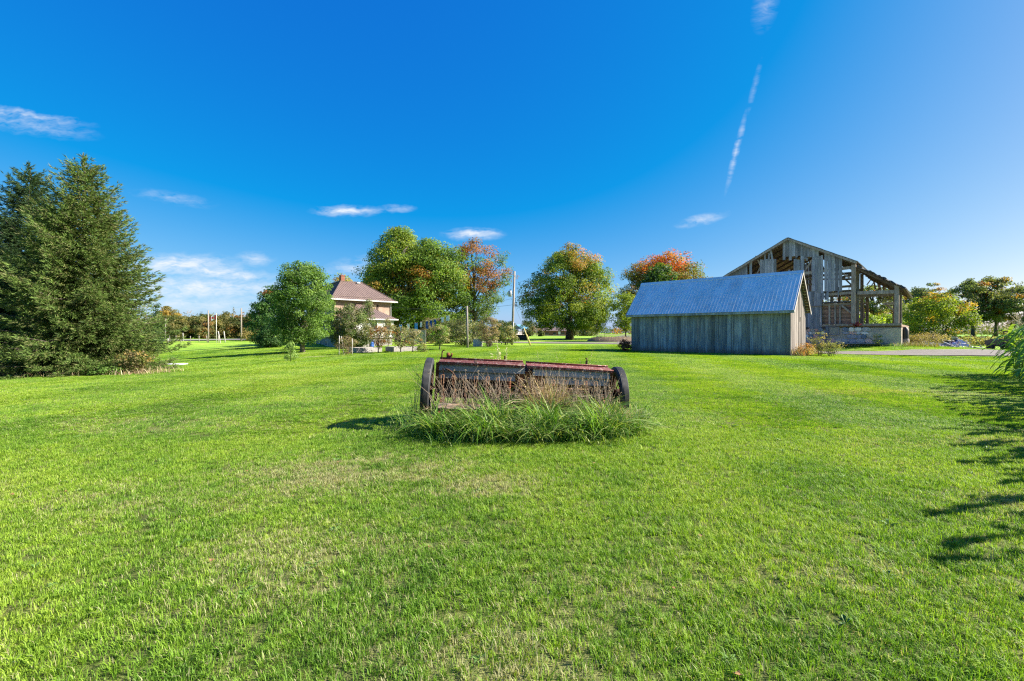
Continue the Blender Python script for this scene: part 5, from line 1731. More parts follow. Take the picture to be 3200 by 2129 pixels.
s1 = spruce('nearest tall bright green spruce at the left of the lawn', on(262, 20.5), 9.8, 3.7, 71, [(.042, .076, .022), (.058, .098, .028), (.075, .118, .034), (.086, .1, .046)])
s2 = spruce('darker blue-green spruce half cut off by the left edge', on(92, 23.5), 10.7, 3.5, 72, [(.016, .036, .018), (.024, .048, .022), (.03, .055, .022)], 1.0)
tree('undergrowth', 'yellowing vine and scrub under the right side of the spruce', on(415, 19.3), .95, .7, VASE, .02, .03, [(.08, .1, .03), (.1, .09, .05)], [(.2, .15, .06), (.14, .11, .07)], lambda h, q, c, r: .4 * (r.random(len(h)) < .7), 60, 26, .09, 73, stems=5, cat='shrub', clump=.24)
tree('undergrowth', 'low green weeds at the foot of the spruce', on(330, 18.9), .4, .8, ROUND, .02, .02, [(.05, .1, .02), (.07, .13, .03)], nclump=40, per=40, leaf=.085, seed=74, stems=4, cat='weed', clump=.2)
tree('undergrowth', 'brown dead shrub at the far left under the spruces', on(20, 19.2), .75, .7, VASE, .02, .03, [(.3, .17, .12), (.24, .13, .09)], nclump=40, per=20, leaf=.09, seed=75, stems=6, cat='shrub', clump=.22)
n_ = 1600
xs, ys = rng.uniform(-22, -14.6, n_), rng.uniform(18.3, 20.5, n_)
grass_clump('undergrowth', 'dry twigs and dead grass on the ground under the spruces', np.c_[xs, ys, zt_np(xs, ys)], rng.uniform(.12, .4, n_), rng.uniform(.006, .012, n_), rng.uniform(.2, 1, n_), STRAW + [(.1, .07, .05)], mat='dry')

# ------------------------------------------------------------------ left hedge row of cedars, far woods
CED = [(.07, .085, .03), (.1, .1, .04), (.055, .075, .025), (.13, .12, .05)]
lab = ['first', 'second', 'third', 'fourth', 'fifth', 'sixth', 'seventh', 'eighth', 'ninth', 'tenth', 'eleventh', 'twelfth', 'thirteenth', 'fourteenth', 'fifteenth', 'sixteenth']
for k in range(16):
    px = 500 + k * 21 + rnd.uniform(-6, 6)
    tree('cedar_tree', f'olive hedge-row tree, {lab[k]} from the left behind the flag', on(px, 132 + rnd.uniform(-5, 8)), rnd.uniform(6.2, 7.8), rnd.uniform(2.8, 3.6), ROUND, .02, .15, CED + (RUST[1:2] if k % 3 == 0 else []), nclump=80, per=60, leaf=.38, seed=80 + k, group='hedge row along the road', clump=.2, limbs=4)
tree('birch_tree', 'golden yellow tree at the left end of the hedge row', on(528, 150), 10.5, 4.0, ROUND, .1, .2, [(.2, .145, .035), (.15, .12, .03), (.1, .1, .03)], nclump=110, per=60, leaf=.45, seed=95, clump=.19)
tree('cedar_tree', 'dark pointed tree just right of the spruce', on(487, 90), 8.6, 1.6, [(0, 1), (.5, .7), (1, .05)], .02, .15, [(.03, .06, .025)], nclump=70, per=50, leaf=.3, seed=96, clump=.3)
tree('shrub', 'pale yellow shrub at the right end of the hedge row', on(803, 112), 3.6, 3.2, ROUND, .02, .1, [(.2, .165, .075), (.16, .14, .06)], nclump=80, per=50, leaf=.3, seed=97, stems=4, cat='shrub', clump=.2)


def wood_mass(name, label, px0, px1, D, Dj, h, r_, n, cols, seed, kind='stuff', per=130, leaf=1.5):
    """far-off wood that reads as one mass"""
    r = np.random.default_rng(seed)
    Vs, Fs, Cs = [], [], []
    b = 0
    for i in range(n):
        px = px0 + (px1 - px0) * (i + r.random()) / n
        d = D + r.uniform(-Dj, Dj)
        x = (px - CX) / F * d
        H = h * r.uniform(.6, 1.15)
        R0 = r_ * r.uniform(.7, 1.2)
        q = r.normal(size=(per, 3)); q /= np.linalg.norm(q, axis=1, keepdims=True)
        q *= (r.random((per, 1)) ** .3)
        con = r.random() < .3
        pz = H * .5 * (1 + q[:, 2])
        sh = np.where(con, 1.1 - pz / H, 1.0)
        P = np.c_[x + q[:, 0] * R0 * sh, d + q[:, 1] * R0 * sh, zt(x, d) + pz]
        c = np.array(cols)[r.integers(0, len(cols))] * (np.array([.5, .75, .7]) if con else 1)
        v, f, cc = leaf_quads(P, leaf * r.uniform(.6, 1.2, per), q + np.array([0, 0, .5]) + r.normal(size=(per, 3)) * .5, np.repeat([c], per, 0) * r.uniform(.75, 1.25, (per, 1)), r=r)
        Vs.append(v); Fs.append(f + b); Cs.append(cc); b += len(v)
    return tag(link(name, mesh_np(name, np.concatenate(Vs), np.concatenate(Fs), M['leaf'], np.concatenate(Cs))), label, 'woods', kind=kind)


FW = [(.05, .075, .025), (.07, .085, .03), (.2, .11, .03), (.26, .1, .03), (.06, .07, .03), (.12, .11, .04)]
wood_mass('far_woods', 'far autumn wooded ridge behind the hedge row on the left', 150, 1000, 420, 50, 20, 8, 130, FW, 5, per=150)
wood_mass('far_woods', 'far low woods along the horizon behind the house', 900, 1640, 520, 60, 10, 8, 80, FW, 6)
wood_mass('far_woods', 'far low woods along the horizon behind the driveway', 1600, 2300, 560, 70, 11, 8, 90, FW, 7)
wood_mass('far_woods', 'far bluish woods beyond the right field', 2300, 3900, 520, 60, 17, 9, 200, FW[:2] + FW[4:], 8)
wood_mass('far_woods', 'hedge of scrub along the far edge of the right field', 2780, 3700, 262, 5, 3.4, 3, 130, FW[:2] + FW[5:], 9, per=60, leaf=.8)

# ------------------------------------------------------------------ hedge of beans, weeds by the barn and shed
def weeds(label, pts, lens, cols=None, wid=(.01, .03), seedy=0):
    n_ = len(pts)
    return grass_clump('weeds', label, pts, lens, rng.uniform(*wid, n_), rng.uniform(.2, .9, n_), cols or (GREENS[:4] + STRAW[:2]), 'weeds')


def tri_pts(fn, n):
    P = np.array([fn() for _ in range(n)])
    return np.c_[P, zt_np(P[:, 0], P[:, 1])]


n_ = 5200
xs = rng.uniform(0, 1, n_); px = 2890 + xs * 420; D_ = rng.uniform(57, 63, n_)
P_ = np.c_[(px - CX) / F * D_, D_]; P_ = np.c_[P_, zt_np(P_[:, 0], P_[:, 1])]
V_, F_, C_ = leaf_quads(P_ + np.c_[rng.normal(size=(n_, 2)) * .3, rng.uniform(.05, 1.15, n_) * rng.uniform(.7, 1.1, n_)], rng.uniform(.16, .38, n_), rng.normal(size=(n_, 3)) + np.array([0, -.3, .7]), pick([(.09, .11, .05), (.13, .13, .07), (.07, .09, .04), (.17, .14, .1)], n_))
tag(link('bean_rows', mesh_np('bean_rows', V_, F_, M['leaf'], C_)), 'low leafy crop rows behind the junk pile', 'crop', kind='stuff')
n_ = 700
P_ = tri_pts(lambda: ((lambda a, b: (BP0.x + SU.x * a - SV.x * b, BP0.y + SU.y * a - SV.y * b))(rnd.uniform(-8.5, .6), rnd.uniform(.4, 1.1))), n_)
weeds('green weeds along the foot of the barn foundation', P_, rng.uniform(.15, .5, n_))
n_ = 620
P_ = tri_pts(lambda: ((lambda a, b: (BP0.x + SU.x * a + SV.x * b, BP0.y + SU.y * a + SV.y * b))(rnd.uniform(.2, 2.4), rnd.uniform(-1.2, 1.8))), n_)
weeds('pale dry weeds at the right corner of the barn', P_, rng.uniform(.15, .6, n_), [(.13, .11, .06), (.1, .11, .04), (.08, .1, .03), (.16, .13, .09)])
EX = SHED0 + SU * SL
def end_pt(b, a):
    q = EX + SV * b + SU * a
    return (q.x, q.y)
n_ = 900
P_ = tri_pts(lambda: end_pt(rnd.uniform(-.3, 5.0), rnd.uniform(.1, .9)), n_)
weeds('brown and green weeds along the sunny shed end', P_, rng.uniform(.2, .7, n_), STRAW + [(.3, .14, .08)] + GREENS[1:4], (.012, .03))
tree('goldenrod', 'tall pale green weeds at the corner of the shed end', Vector((*end_pt(1.5, 1.5), 0)), 1.6, .6, VASE, .05, .03, [(.1, .115, .06), (.13, .14, .08), (.07, .09, .035)], [(.2, .17, .1)], lambda h, q, c, r: .5 * (h > .7), 46, 22, .075, 101, stems=7, cat='weeds', clump=.22)
tree('goldenrod', 'shorter leafy weeds right of the shed end', Vector((*end_pt(1.0, 2.2), 0)), 1.0, .75, VASE, .05, .03, [(.09, .11, .05), (.13, .14, .07)], [(.18, .15, .09)], lambda h, q, c, r: .4 * (h > .7), 46, 22, .075, 102, stems=7, cat='weeds', clump=.24)
tree('goldenrod', 'rust coloured low weeds by the shed corner', Vector((*end_pt(.6, .8), 0)), .8, .7, ROUND, .02, .02, [(.3, .15, .09), (.24, .16, .08)], nclump=36, per=24, leaf=.08, seed=103, stems=5, cat='weeds', clump=.26)
tree('shrub', 'dark red bush at the far left corner of the shed', Vector((SHED0.x - .55, SHED0.y + .25, 0)), .95, .6, ROUND, .02, .03, [(.16, .035, .03), (.1, .05, .03)], nclump=40, per=36, leaf=.1, seed=104, stems=4, cat='shrub', clump=.26)
n_ = 420
P_ = tri_pts(lambda: (lambda a: (SHED0.x + SU.x * a - SV.x * .12, SHED0.y + SU.y * a - SV.y * .12))(rnd.uniform(0, SL)), n_)
weeds('fringe of uncut grass along the shed wall', P_, rng.uniform(.06, .2, n_), GREENS[:3], (.008, .02))
mx_ = thing('earth_bank', 'low overgrown earth bank left of the shed', 'bank', on(1930, 78))
bk = MB()
for k in range(12):
    for s_ in range(1):
        pass
bk.lathe([(0, .0), (.4, 1.6), (.75, 3.4), (.62, 4.2), (.1, 5.2), (-.3, 5.6)], 28, 'z').build('mound', M['soil'], mx_)
n_ = 2600
a_ = rng.uniform(0, 6.283, n_); q = rng.random(n_) ** .5 * 5.0
bx_, by_ = mx_.location.x + q * np.cos(a_), mx_.location.y + q * np.sin(a_)
grass_clump('dead_grass', 'pale dry grass on the earth bank left of the shed', np.c_[bx_, by_, np.full(n_, mx_.location.z) + np.interp(q, [0, 1.6, 3.4, 4.2, 5.2], [.1, .4, .7, .6, .1])], rng.uniform(.15, .45, n_), rng.uniform(.012, .03, n_), rng.uniform(.3, 1, n_), STRAW[:3] + [(.3, .28, .14)], mat='dry')


# ------------------------------------------------------------------ corn at the right edge
def corn_leaf(seed):
    r = np.random.default_rng(seed)
    L = r.uniform(.6, .95)
    seg = 7
    V_, F_ = [], []
    lean = r.uniform(.75, 1.0)
    for k in range(seg + 1):
        t = k / seg
        x_ = L * (t * .9) * lean; z_ = L * (.62 * t - .95 * t ** 2.2)
        w = .055 * math.sin(math.pi * min(1, t * .93 + .07)) ** .7 + .002
        V_ += [(x_, -w, z_ + .02 * math.sin(9 * t + seed)), (x_, 0, z_ - .018), (x_, w, z_ + .02 * math.cos(8 * t + seed))]
        if k < seg:
            b = 3 * k
            F_ += [(b, b + 1, b + 4, b + 3), (b + 1, b + 2, b + 5, b + 4)]
    c = np.array([(.07, .16, .03), (.1, .2, .04), (.14, .22, .05)][seed % 3])
    return mesh_np('leaf', np.array(V_), np.array(F_), M['corn'], np.repeat([c], len(V_), 0), smooth=True)


M['corn'] = leafmat('corn_leaf', .4, .5, .25)
cl = [corn_leaf(k) for k in range(6)]
cstalk = MB().tube([(0, 0, 0), (.01, 0, 1.0), (0, .01, 1.95)], [.016, .013, .006], 6).data('stalk', plain('corn_stalk', (.2, .26, .09), .6))
tas = MB()
for k in range(7):
    a_ = k * .9
    tas.tube([(0, 0, 1.9), (.05 * math.cos(a_), .05 * math.sin(a_), 2.08), (.12 * math.cos(a_), .12 * math.sin(a_), 2.16)], .005, 4, False)
tasm = tas.data('tassel', plain('corn_tassel', (.4, .32, .16), .8))
cdir, cnrm = SV, Vector((SV.y, -SV.x, 0))
C0 = Vector((19.0, 17.2, 0))
where = {}
def corn_at(p, h, rzz, label, first):
    root = thing('corn_plant', label, 'corn', (p.x, p.y, zt(p.x, p.y)), rzz, 'corn at the right edge of the lawn')
    root.scale = (h, h, h)
    link('stalk', cstalk, root)
    link('tassel', tasm, root)
    for k in range(12):
        z_ = .22 + k * .135
        link('leaf', cl[rnd.randrange(6)], root, (0, 0, z_), (rnd.uniform(-.15, .15), rnd.uniform(-.25, .15), k * math.pi + rnd.uniform(-.7, .7)), (rnd.uniform(.75, 1.1),) * 3)
    return root
names = ['outermost leafy corn plant at the lawn corner', 'second corn plant in from the lawn corner', 'third corn plant in from the lawn corner', 'fourth corn plant in from the lawn corner']
i_ = 0
for row in range(3):
    for k in range(9):
        p = C0 - cdir * (k * .3 + rnd.uniform(-.05, .05)) + cnrm * (row * .55 + rnd.uniform(-.06, .06))
        px_ = CX + F * p.x / p.y
        if px_ > 3290:
            continue
        corn_at(p, rnd.uniform(.9, 1.08), rnd.uniform(0, 6.28), names[i_] if i_ < 4 else 'leafy green corn plant in the clump at the right edge', i_ == 0)
        i_ += 1
# the rest of the corn runs on out of frame, one mass of plants
Vs, Fs, Cs, b = [], [], [], 0
LV = [np.array([v.co[:] for v in m_.vertices]) for m_ in cl]
LF = [np.array([p.vertices[:] for p in m_.polygons]) for m_ in cl]
for row in range(5):
    for k in range(9 if row < 3 else 0, 86):
        p = C0 - cdir * (k * .3 + rnd.uniform(-.06, .06)) + cnrm * (row * .7 + rnd.uniform(-.1, .1) + k * .003)
        if rnd.random() < .22:
            continue
        h = rnd.uniform(.85, 1.15)
        zz = zt(p.x, p.y)
        for j in range(11):
            m_ = rnd.randrange(6)
            M4 = Matrix.Translation((p.x, p.y, zz + (.25 + j * .145) * h)) @ Euler((rnd.uniform(-.15, .15), rnd.uniform(-.25, .15), j * math.pi + rnd.uniform(-.7, .7))).to_matrix().to_4x4() @ Matrix.Scale(h * rnd.uniform(.75, 1.1), 4)
            A = np.array(M4)
            Vs.append(LV[m_] @ A[:3, :3].T + A[:3, 3]); Fs.append(LF[m_] + b); b += len(LV[m_])
            Cs.append(np.repeat([(.09, .18, .035)], len(LV[m_]), 0))
        sv_ = np.array([(p.x - .014, p.y, zz), (p.x + .014, p.y, zz), (p.x + .006, p.y, zz + 2 * h), (p.x - .006, p.y, zz + 2 * h)])
        Vs.append(sv_); Fs.append(np.array([[0, 1, 2, 3]]) + b); b += 4
        Cs.append(np.repeat([(.2, .26, .09)], 4, 0))
tag(link('corn_rows', mesh_np('corn_rows', np.concatenate(Vs), np.concatenate(Fs), M['corn'], np.concatenate(Cs), smooth=True)), 'rows of corn running on past the right edge of the lawn', 'corn', kind='stuff')

# ================================================================== yard things
def post(name, label, px, D, h, r0=.09, mat='pole', cat='post', lean=(0, 0), group=None, top=None, cap=True):
    p = on(px, D)
    root = thing(name, label, cat, tuple(p), 0, group)
    m_ = MB().tube([(0, 0, -.3), (lean[0] * .5, lean[1] * .5, h * .5), (lean[0], lean[1], h)], [r0, r0 * .88, r0 * (top or .72)], 10)
    m_.build('shaft', M[mat], root)
    return root


# utility pole with transformer, guy wires and service lines
up = post('utility_pole', 'tall grey wooden utility pole with a transformer', 1600, 60, 9.7, .17, cat='utility pole', lean=(.34, 0))
ux = .27
tr = MB().lathe([(0, .0), (0, .2), (.04, .24), (.72, .24), (.78, .2), (.8, 0)], 18, 'z', (ux - .52, -.05, 6.35)).build('transformer', M['steel'], up)
MB().tube([(ux - .52, -.05, 7.15), (ux - .52, -.05, 7.38)], [.05, .03], 8).tube([(ux - .38, -.1, 7.15), (ux - .38, -.1, 7.3)], [.04, .03], 8).build('bushing', M['dark_grey'], tr)
MB().beam((ux - .3, 0, 6.6), (ux, 0, 6.6), .06, .08).beam((ux - .3, 0, 6.95), (ux, 0, 6.95), .06, .08).build('bracket', M['steel'], tr)
MB().box((ux + .24, 0, 5.2), (.14, .1, .3), ch=.02).box((ux + .2, 0, 5.55), (.1, .08, .1)).build('insulator', M['dark_grey'], up)
MB().tube([(.1, -.19, .3), (.14, -.2, 1.7), (.2, -.19, 3.0)], .045, 8).build('conduit', M['white'], up)
def sag(a, b, s, n=14):
    a, b = Vector(a), Vector(b)
    return [a.lerp(b, k / n) - Vector((0, 0, 4 * s * (k / n) * (1 - k / n))) for k in range(n + 1)]
pt = up.location
def wire(name, label, a, b, s, r0=.014):
    o = MB().tube(sag(a, b, s), r0, 5).build(name, M['wire'])
    return tag(o, label, 'wire')
P95, P52 = pt + Vector((.33, 0, 9.4)), pt + Vector((.3, 0, 5.3))
wire('power_line', 'high line running left from the utility pole top', P95, ray(1290, 905, 78), .5)
wire('power_line', 'thick service line from the utility pole to the shed', P52, SHED0 + SV * 2.5 + Vector((0, 0, 5.9)), .7, .02)
wire('power_line', 'low service line from the utility pole to the house', P52, house.matrix_world @ Vector((0, 0, 0)) if False else HC + Vector((5.9 * .714 + .1, 5.9 * .7 - .1, ZE - .5)), .6, .018)
wire('power_line', 'second service line from the pole transformer to the house', pt + Vector((ux - .3, 0, 6.1)), HC + Vector((5.9 * .714 + .1, 5.9 * .7 - .1, ZE - .7)), .9, .012)
ga, gb_ = on(1652, 57), on(1658, 55)
wire('guy_wire', 'long guy wire from the pole top to the yellow guard', P95, ga + Vector((0, 0, .2)), 0.02, .012)
wire('guy_wire', 'short guy wire from mid pole to the yellow guard', P52, gb_ + Vector((0, 0, .2)), 0.02, .012)
def guard(label, px, D, dx, h):
    p = on(px, D)
    o = thing('guy_guard', label, 'guy guard', tuple(p))
    MB().tube([(0, 0, 0), (-dx, .05, h)], [.06, .055], 8).build('sleeve', M['yellow'], o)
guard('taller pale yellow guard leaning on the guy wire', 1657, 55.5, .78, 2.2)
guard('shorter pale yellow guard beside the taller one', 1659, 55, .46, 1.35)
# bare clothes-line post and its line of washing
cp = post('clothesline_post', 'bare grey post standing on the lawn behind the drill', 1461, 47.4, 4.35, .12, cat='post', lean=(-.06, 0), top=.85)
lineA = cp.location + Vector((-.05, 0, 2.75)); lineB = HC + Vector((6.4 * .714 + 1.8, 6.4 * .7 - 2.2, 2.95))
lineA2 = on(1410, 54) + Vector((0, 0, 3.75))
line_pts = sag(lineB, lineA2, .35, 24)
tag(MB().tube(line_pts, .008, 4).build('clothesline', M['wire']), 'sagging clothesline carrying the washing', 'clothesline')


def washing(label, name, t, w, h, mat, shape='sheet'):
    i = t * 24
    k = int(i)
    p = line_pts[k].lerp(line_pts[min(k + 1, 24)], i - k)
    d = (line_pts[-1] - line_pts[0]); d.z = 0
    root = link(name, None, None, p, (0, 0, math.atan2(d.y, d.x)))
    tag(root, label, 'laundry', 'washing on the clothesline')
    nx, nz = 10, 12
    vs, fs = [], []
    keep = set()
    for side in (0, 1):
        for j in range(nz + 1):
            for q in range(nx + 1):
                u, v = q / nx - .5, j / nz
                yy = .05 * math.sin(7 * u + 4 * v + t * 30) * v + .02 * side
                vs.append((u * w * (1 + .12 * v), yy, -v * h))
    off = (nx + 1) * (nz + 1)
    def inside(u, v):
        if shape == 'trousers':
            return v < .32 or abs(u) > .06
        if shape == 'shirt':
            return abs(u) < .3 or v < .35
        return True
    for j in range(nz):
        for q in range(nx):
            if not inside((q + .5) / nx - .5, (j + .5) / nz):
                continue
            a = j * (nx + 1) + q
            fs.append((a, a + 1, a + nx + 2, a + nx + 1)); fs.append((off + a, off + a + nx + 1, off + a + nx + 2, off + a + 1))
    MB().add(vs, fs, True).build('cloth', M[mat], root)
    MB().box((-.35 * w, .01, .03), (.02, .03, .09)).box((.35 * w, .01, .03), (.02, .03, .09)).build('pegs', M['stick'], root)
    return root


for (lab_, nm, t, w, h, mt, sh) in (('black garment at the house end of the clothesline', 'black_shirt', .06, .9, 1.15, 'cloth_black', 'shirt'), ('pale blue shirt near the house end of the clothesline', 'blue_shirt', .2, .5, .85, 'pale_denim', 'shirt'),
                                    ('white cloth next to the pale blue shirt', 'white_towel', .33, .4, .7, 'cloth_white', 'sheet'), ('bright blue trousers hanging in the middle of the line', 'blue_trousers', .46, .5, 1.1, 'pale_denim', 'trousers'),
                                    ('narrow white cloth right of the bright blue trousers', 'white_towel', .54, .3, .6, 'cloth_white', 'sheet'), ('dark navy jeans, first of the three dark jeans', 'jeans', .635, .42, .95, 'denim', 'trousers'),
                                    ('blue jeans in the middle of the three dark jeans', 'jeans', .695, .42, .98, 'denim', 'trousers'), ('blue jeans, last of the three dark jeans towards the post', 'jeans', .755, .4, .98, 'denim', 'trousers'),
                                    ('small peach cloth right of the jeans', 'peach_cloth', .81, .3, .3, 'cloth_pink', 'sheet'), ('white shirt near the post end of the clothesline', 'white_shirt', .87, .55, .6, 'cloth_white', 'shirt'), ('white towel at the post end of the clothesline', 'white_towel', .95, .5, .62, 'cloth_white', 'sheet')):
    washing(lab_, nm, t, w, h, mt, sh)
# wooden screen fence
fa, fb = on(1262, 62), on(1330, 62)
fn = thing('screen_fence', 'pale vertical board screen fence behind the washing', 'fence', tuple(fa))
nb = 17
for k in range(nb):
    q = (fb - fa) * ((k + .5) / nb)
    piece('board', M['fence_wood'], fn, (q.x, 0, 1.0 + q.z), (abs(fb.x - fa.x) / nb - .02, .03, 1.75), (0, 0, 0))
for k in range(3):
    q = (fb - fa) * (k / 2)
    piece('fence_post', M['fence_wood'], fn, (q.x, -.06, .95), (.11, .09, 2.0))
piece('top_rail', M['fence_wood'], fn, ((fb.x - fa.x) / 2, -.02, 1.92), (abs(fb.x - fa.x) + .1, .1, .06))
piece('bottom_rail', M['fence_wood'], fn, ((fb.x - fa.x) / 2, -.03, .25), (abs(fb.x - fa.x), .04, .1))
# raised beds
def bed(label, px, D, lx, ly, h, rz):
    p = on(px, D)
    o = thing('raised_bed', label, 'planter', tuple(p), rz)
    for (c_, s_) in (((0, -ly / 2, h / 2 - .05), (lx, .12, h + .1)), ((0, ly / 2, h / 2 - .05), (lx, .12, h + .1)), ((-lx / 2 + .06, 0, h / 2 - .05), (.12, ly - .12, h + .1)), ((lx / 2 - .06, 0, h / 2 - .05), (.12, ly - .12, h + .1))):
        piece('side_panel', M['concrete'], o, c_, s_)
    MB().box((0, 0, h - .12), (lx - .24, ly - .12, .1)).build('soil', M['soil'], o)
    return o
bed('left low grey concrete raised bed with bare soil', 1142, 40, 2.3, 1.6, .42, R(40))
bed('right low concrete raised bed under the apple trees', 1255, 41, 2.3, 1.6, .42, R(40))
for (px, D, h, ln_, lab_) in ((1059, 36, 1.55, .04, 'white stake furthest left beside the berry canes'), (1076, 36.3, 1.5, -.25, 'leaning pale stake in the berry canes'), (1101, 36, 1.3, .0, 'straight white stake right of the berry canes')):
    post('garden_stake', lab_, px, D, h, .03, 'stick', 'stake', (ln_, 0), 'stakes in the berry canes', .9)
br = thing('water_barrel', 'bright blue plastic barrel beside the addition', 'barrel', on(1161, 54))
MB().lathe([(0, 0), (0, .26), (.1, .29), (.3, .3), (.33, .28), (.36, .3), (.6, .3), (.63, .28), (.66, .3), (.85, .28), (.92, .24), (.92, 0)], 20, 'z').build('drum', M['blue'], br)
MB().lathe([(.92, .12), (.95, .12), (.95, 0)], 12, 'z').build('lid', M['blue'], br)
mb_ = thing('meter_box', 'small white utility box between the shrubs', 'utility box', on(1493, 52))
MB().box((0, 0, .35), (1.0, .6, .9), ch=.03).build('cabinet', M['white'], mb_)
MB().box((0, 0, .83), (1.1, .7, .06)).build('lid', M['white'], mb_)
wc = thing('well_cover', 'flat white slab lying in the grass right of the spruce', 'slab', on(545, 30))
MB().box((0, 0, .05), (1.2, .9, .12), ch=.03).build('slab', M['white'], wc)
dg = thing('culvert_box', 'dark low box in the green strip behind the utility pole', 'box', on(1628, 98))
MB().box((0, 0, .45), (3.4, 1.4, 1.0), ch=.08).build('box', M['black'], dg)
MB().box((0, 0, .98), (3.6, 1.6, .08), ch=.02).build('lid', M['rust_dark'], dg)
# flag, posts and fence by the road on the left
fl = on(676, 100)
fp = thing('flagpole', 'white flagpole on the far lawn', 'flagpole', tuple(fl))
MB().tube([(0, 0, -.2), (0, 0, 6.3)], [.07, .045], 10).build('pole', M['white'], fp)
MB().lathe([(0, 0), (.03, .07), (.09, .08), (.15, .05), (.17, 0)], 10, 'z', (0, 0, 6.3)).build('finial', M['yellow'], fp)
fg_ = thing('canada_flag' if False else 'flag', 'red and white maple leaf flag flying from the flagpole', 'flag', (fl.x, fl.y, fl.z + 6.15))
def flag_patch(u0, u1, mat):
    vs, fs = [], []
    n_, m_ = 8, 5
    for side in (0, .012):
        for i in range(n_ + 1):
            for j in range(m_ + 1):
                u = u0 + (u1 - u0) * i / n_
                v = j / m_
                vs.append((-u * 1.5 - .05, .1 * math.sin(u * 7) * u + side, -v * .98 - .32 * u + .04 * math.sin(u * 6)))
    o_ = (n_ + 1) * (m_ + 1)
    for i in range(n_):
        for j in range(m_):
            a = i * (m_ + 1) + j
            fs += [(a, a + 1, a + m_ + 2, a + m_ + 1), (o_ + a, o_ + a + m_ + 1, o_ + a + m_ + 2, o_ + a + 1)]
    return MB().add(vs, fs, True).build('field', M[mat], fg_)
flag_patch(0, .27, 'flag_red'); flag_patch(.27, .73, 'cloth_white'); flag_patch(.73, 1, 'flag_red')
lf = [(0, 1), (.18, .62), (.36, .7), (.3, .25), (.52, .45), (.6, .32), (.9, .36), (.8, .1), (.95, .0), (.45, -.4), (.5, -.55), (.06, -.5), (.06, -.9)]
lf = lf + [(-x_, y_) for x_, y_ in reversed(lf[1:])]
MB().prism([(-.8 + x_ * .3, -.66 + y_ * .36) for x_, y_ in lf], .006, 'y', -.06).build('maple_leaf', M['flag_red'], fg_)
post('roadside_pole', 'tall grey roadside pole left of the flagpole', 651, 102, 7.2, .16, cat='pole')
post('roadside_pole', 'tall dark roadside pole right of the flagpole', 754, 108, 7.9, .18, cat='pole', mat='bark_light')
post('roadside_pole', 'short leaning pole beside the spruce', 515, 105, 5.2, .1, cat='pole', lean=(.25, 0))
for (px, D, h, ln_, lab_) in ((530, 108, 1.2, 0, 'first fence post from the left by the road'), (550, 106, 1.3, 0, 'second fence post from the left by the road'), (573, 106, 1.9, -.1, 'third fence post from the left, taller than its neighbours'), (595, 104, 1.3, 0, 'fourth fence post from the left by the road'), (622, 104, 1.4, 0, 'fifth fence post from the left by the road'),
                              (647, 103, 1.5, -.1, 'sixth fence post, just left of the roadside pole'), (689, 99, 2.6, -.5, 'pale leaning gate post right of the flagpole'), (704, 103, 2.5, -.3, 'tall pale gate post furthest right by the road'), (682, 101, 1.6, 0, 'dark short post at the foot of the flagpole')):
    post('fence_post', lab_, px, D, h, .11 if h > 2 else .08, 'stick' if h > 1.7 else 'pole', 'fence post', (ln_, 0), 'posts along the road fence', .95)
hyd = thing('standpipe', 'small white standpipe near the road fence', 'standpipe', on(525, 96))
MB().tube([(0, 0, -.1), (0, 0, .9)], .14, 10).lathe([(.9, .17), (1.0, .15), (1.06, 0)], 10, 'z').build('pipe', M['white'], hyd)
rl = thing('wire_fence', 'low dark rail between short posts near the road', 'fence', on(528, 97))
MB().beam((0, 0, .25), (2.3, .3, .25), .06, .08).build('rail', M['bark'], rl)
MB().tube([(2.35, .3, -.1), (2.35, .3, .7)], .06, 6).build('post', M['pole'], rl)


# ------------------------------------------------------------------ far buildings
def farm(label, name, px, D, w, dpt, h, rise, rz, wall, roof):
    p = on(px, D)
    o = thing(name, label, 'building', tuple(p), rz)
    MB().box((0, 0, h / 2 - .5), (w, dpt, h + 1)).build('wall', M[wall], o)
    MB().prism([(-dpt / 2, h - .02), (dpt / 2, h - .02), (0, h + rise)], w - .05, 'x', -w / 2 + .025).build('gable', M[wall], o)
    for sgn in (-1, 1):
        a_ = math.atan2(rise, dpt / 2)
        L_ = math.hypot(rise, dpt / 2) + .5
        MB().box((0, sgn * dpt / 4 * 1.03, h + rise / 2 + .08), (w + .8, L_, .12), (sgn * -a_, 0, 0)).build('roof', M[roof], o)
    for k in range(3):
        x_ = -w / 2 + w * (k + .5) / 3
        wn2 = MB().box((x_, -dpt / 2, h * .5), (w * .13, .08, h * .3)).build('window', M['glass'], o)
        MB().box((x_, -dpt / 2 - .03, h * .5 - h * .17), (w * .16, .14, .1)).build('sill', M['white'], wn2)
    return o
farm('far blue-roofed farm building left of the spreading maple', 'farm_building', 1628, 330, 7.5, 9, 4.2, 3.0, R(38), 'grey_siding', 'blue_roof')
farm('low white shed in front of the far blue-roofed building', 'farm_building', 1618, 315, 6.5, 6, 2.6, 1.1, R(30), 'soffit', 'grey_siding')
farm('far low bungalow with a brown roof beyond the road', 'bungalow', 1735, 235, 12, 7.5, 2.5, 1.6, R(-8), 'chimney', 'roof_brown')
farm('far grey metal shed just right of the barn', 'farm_building', 2862, 190, 12, 9, 5.0, 1.8, R(20), 'grey_siding', 'grey_siding')
for (px, D, h, lab_) in ((1677, 225, 5.5, 'thin far roadside pole left of the maple trunk'), (1890, 230, 5.5, 'thin far roadside pole right of the maple trunk')):
    post('roadside_pole', lab_, px, D, h, .14, cat='pole')
MBX = thing('roadside_sign', 'small white sign across the road by the bungalow', 'sign', on(1748, 200))
MB().box((0, 0, 1.4), (.9, .06, 1.2)).build('panel', M['white'], MBX)
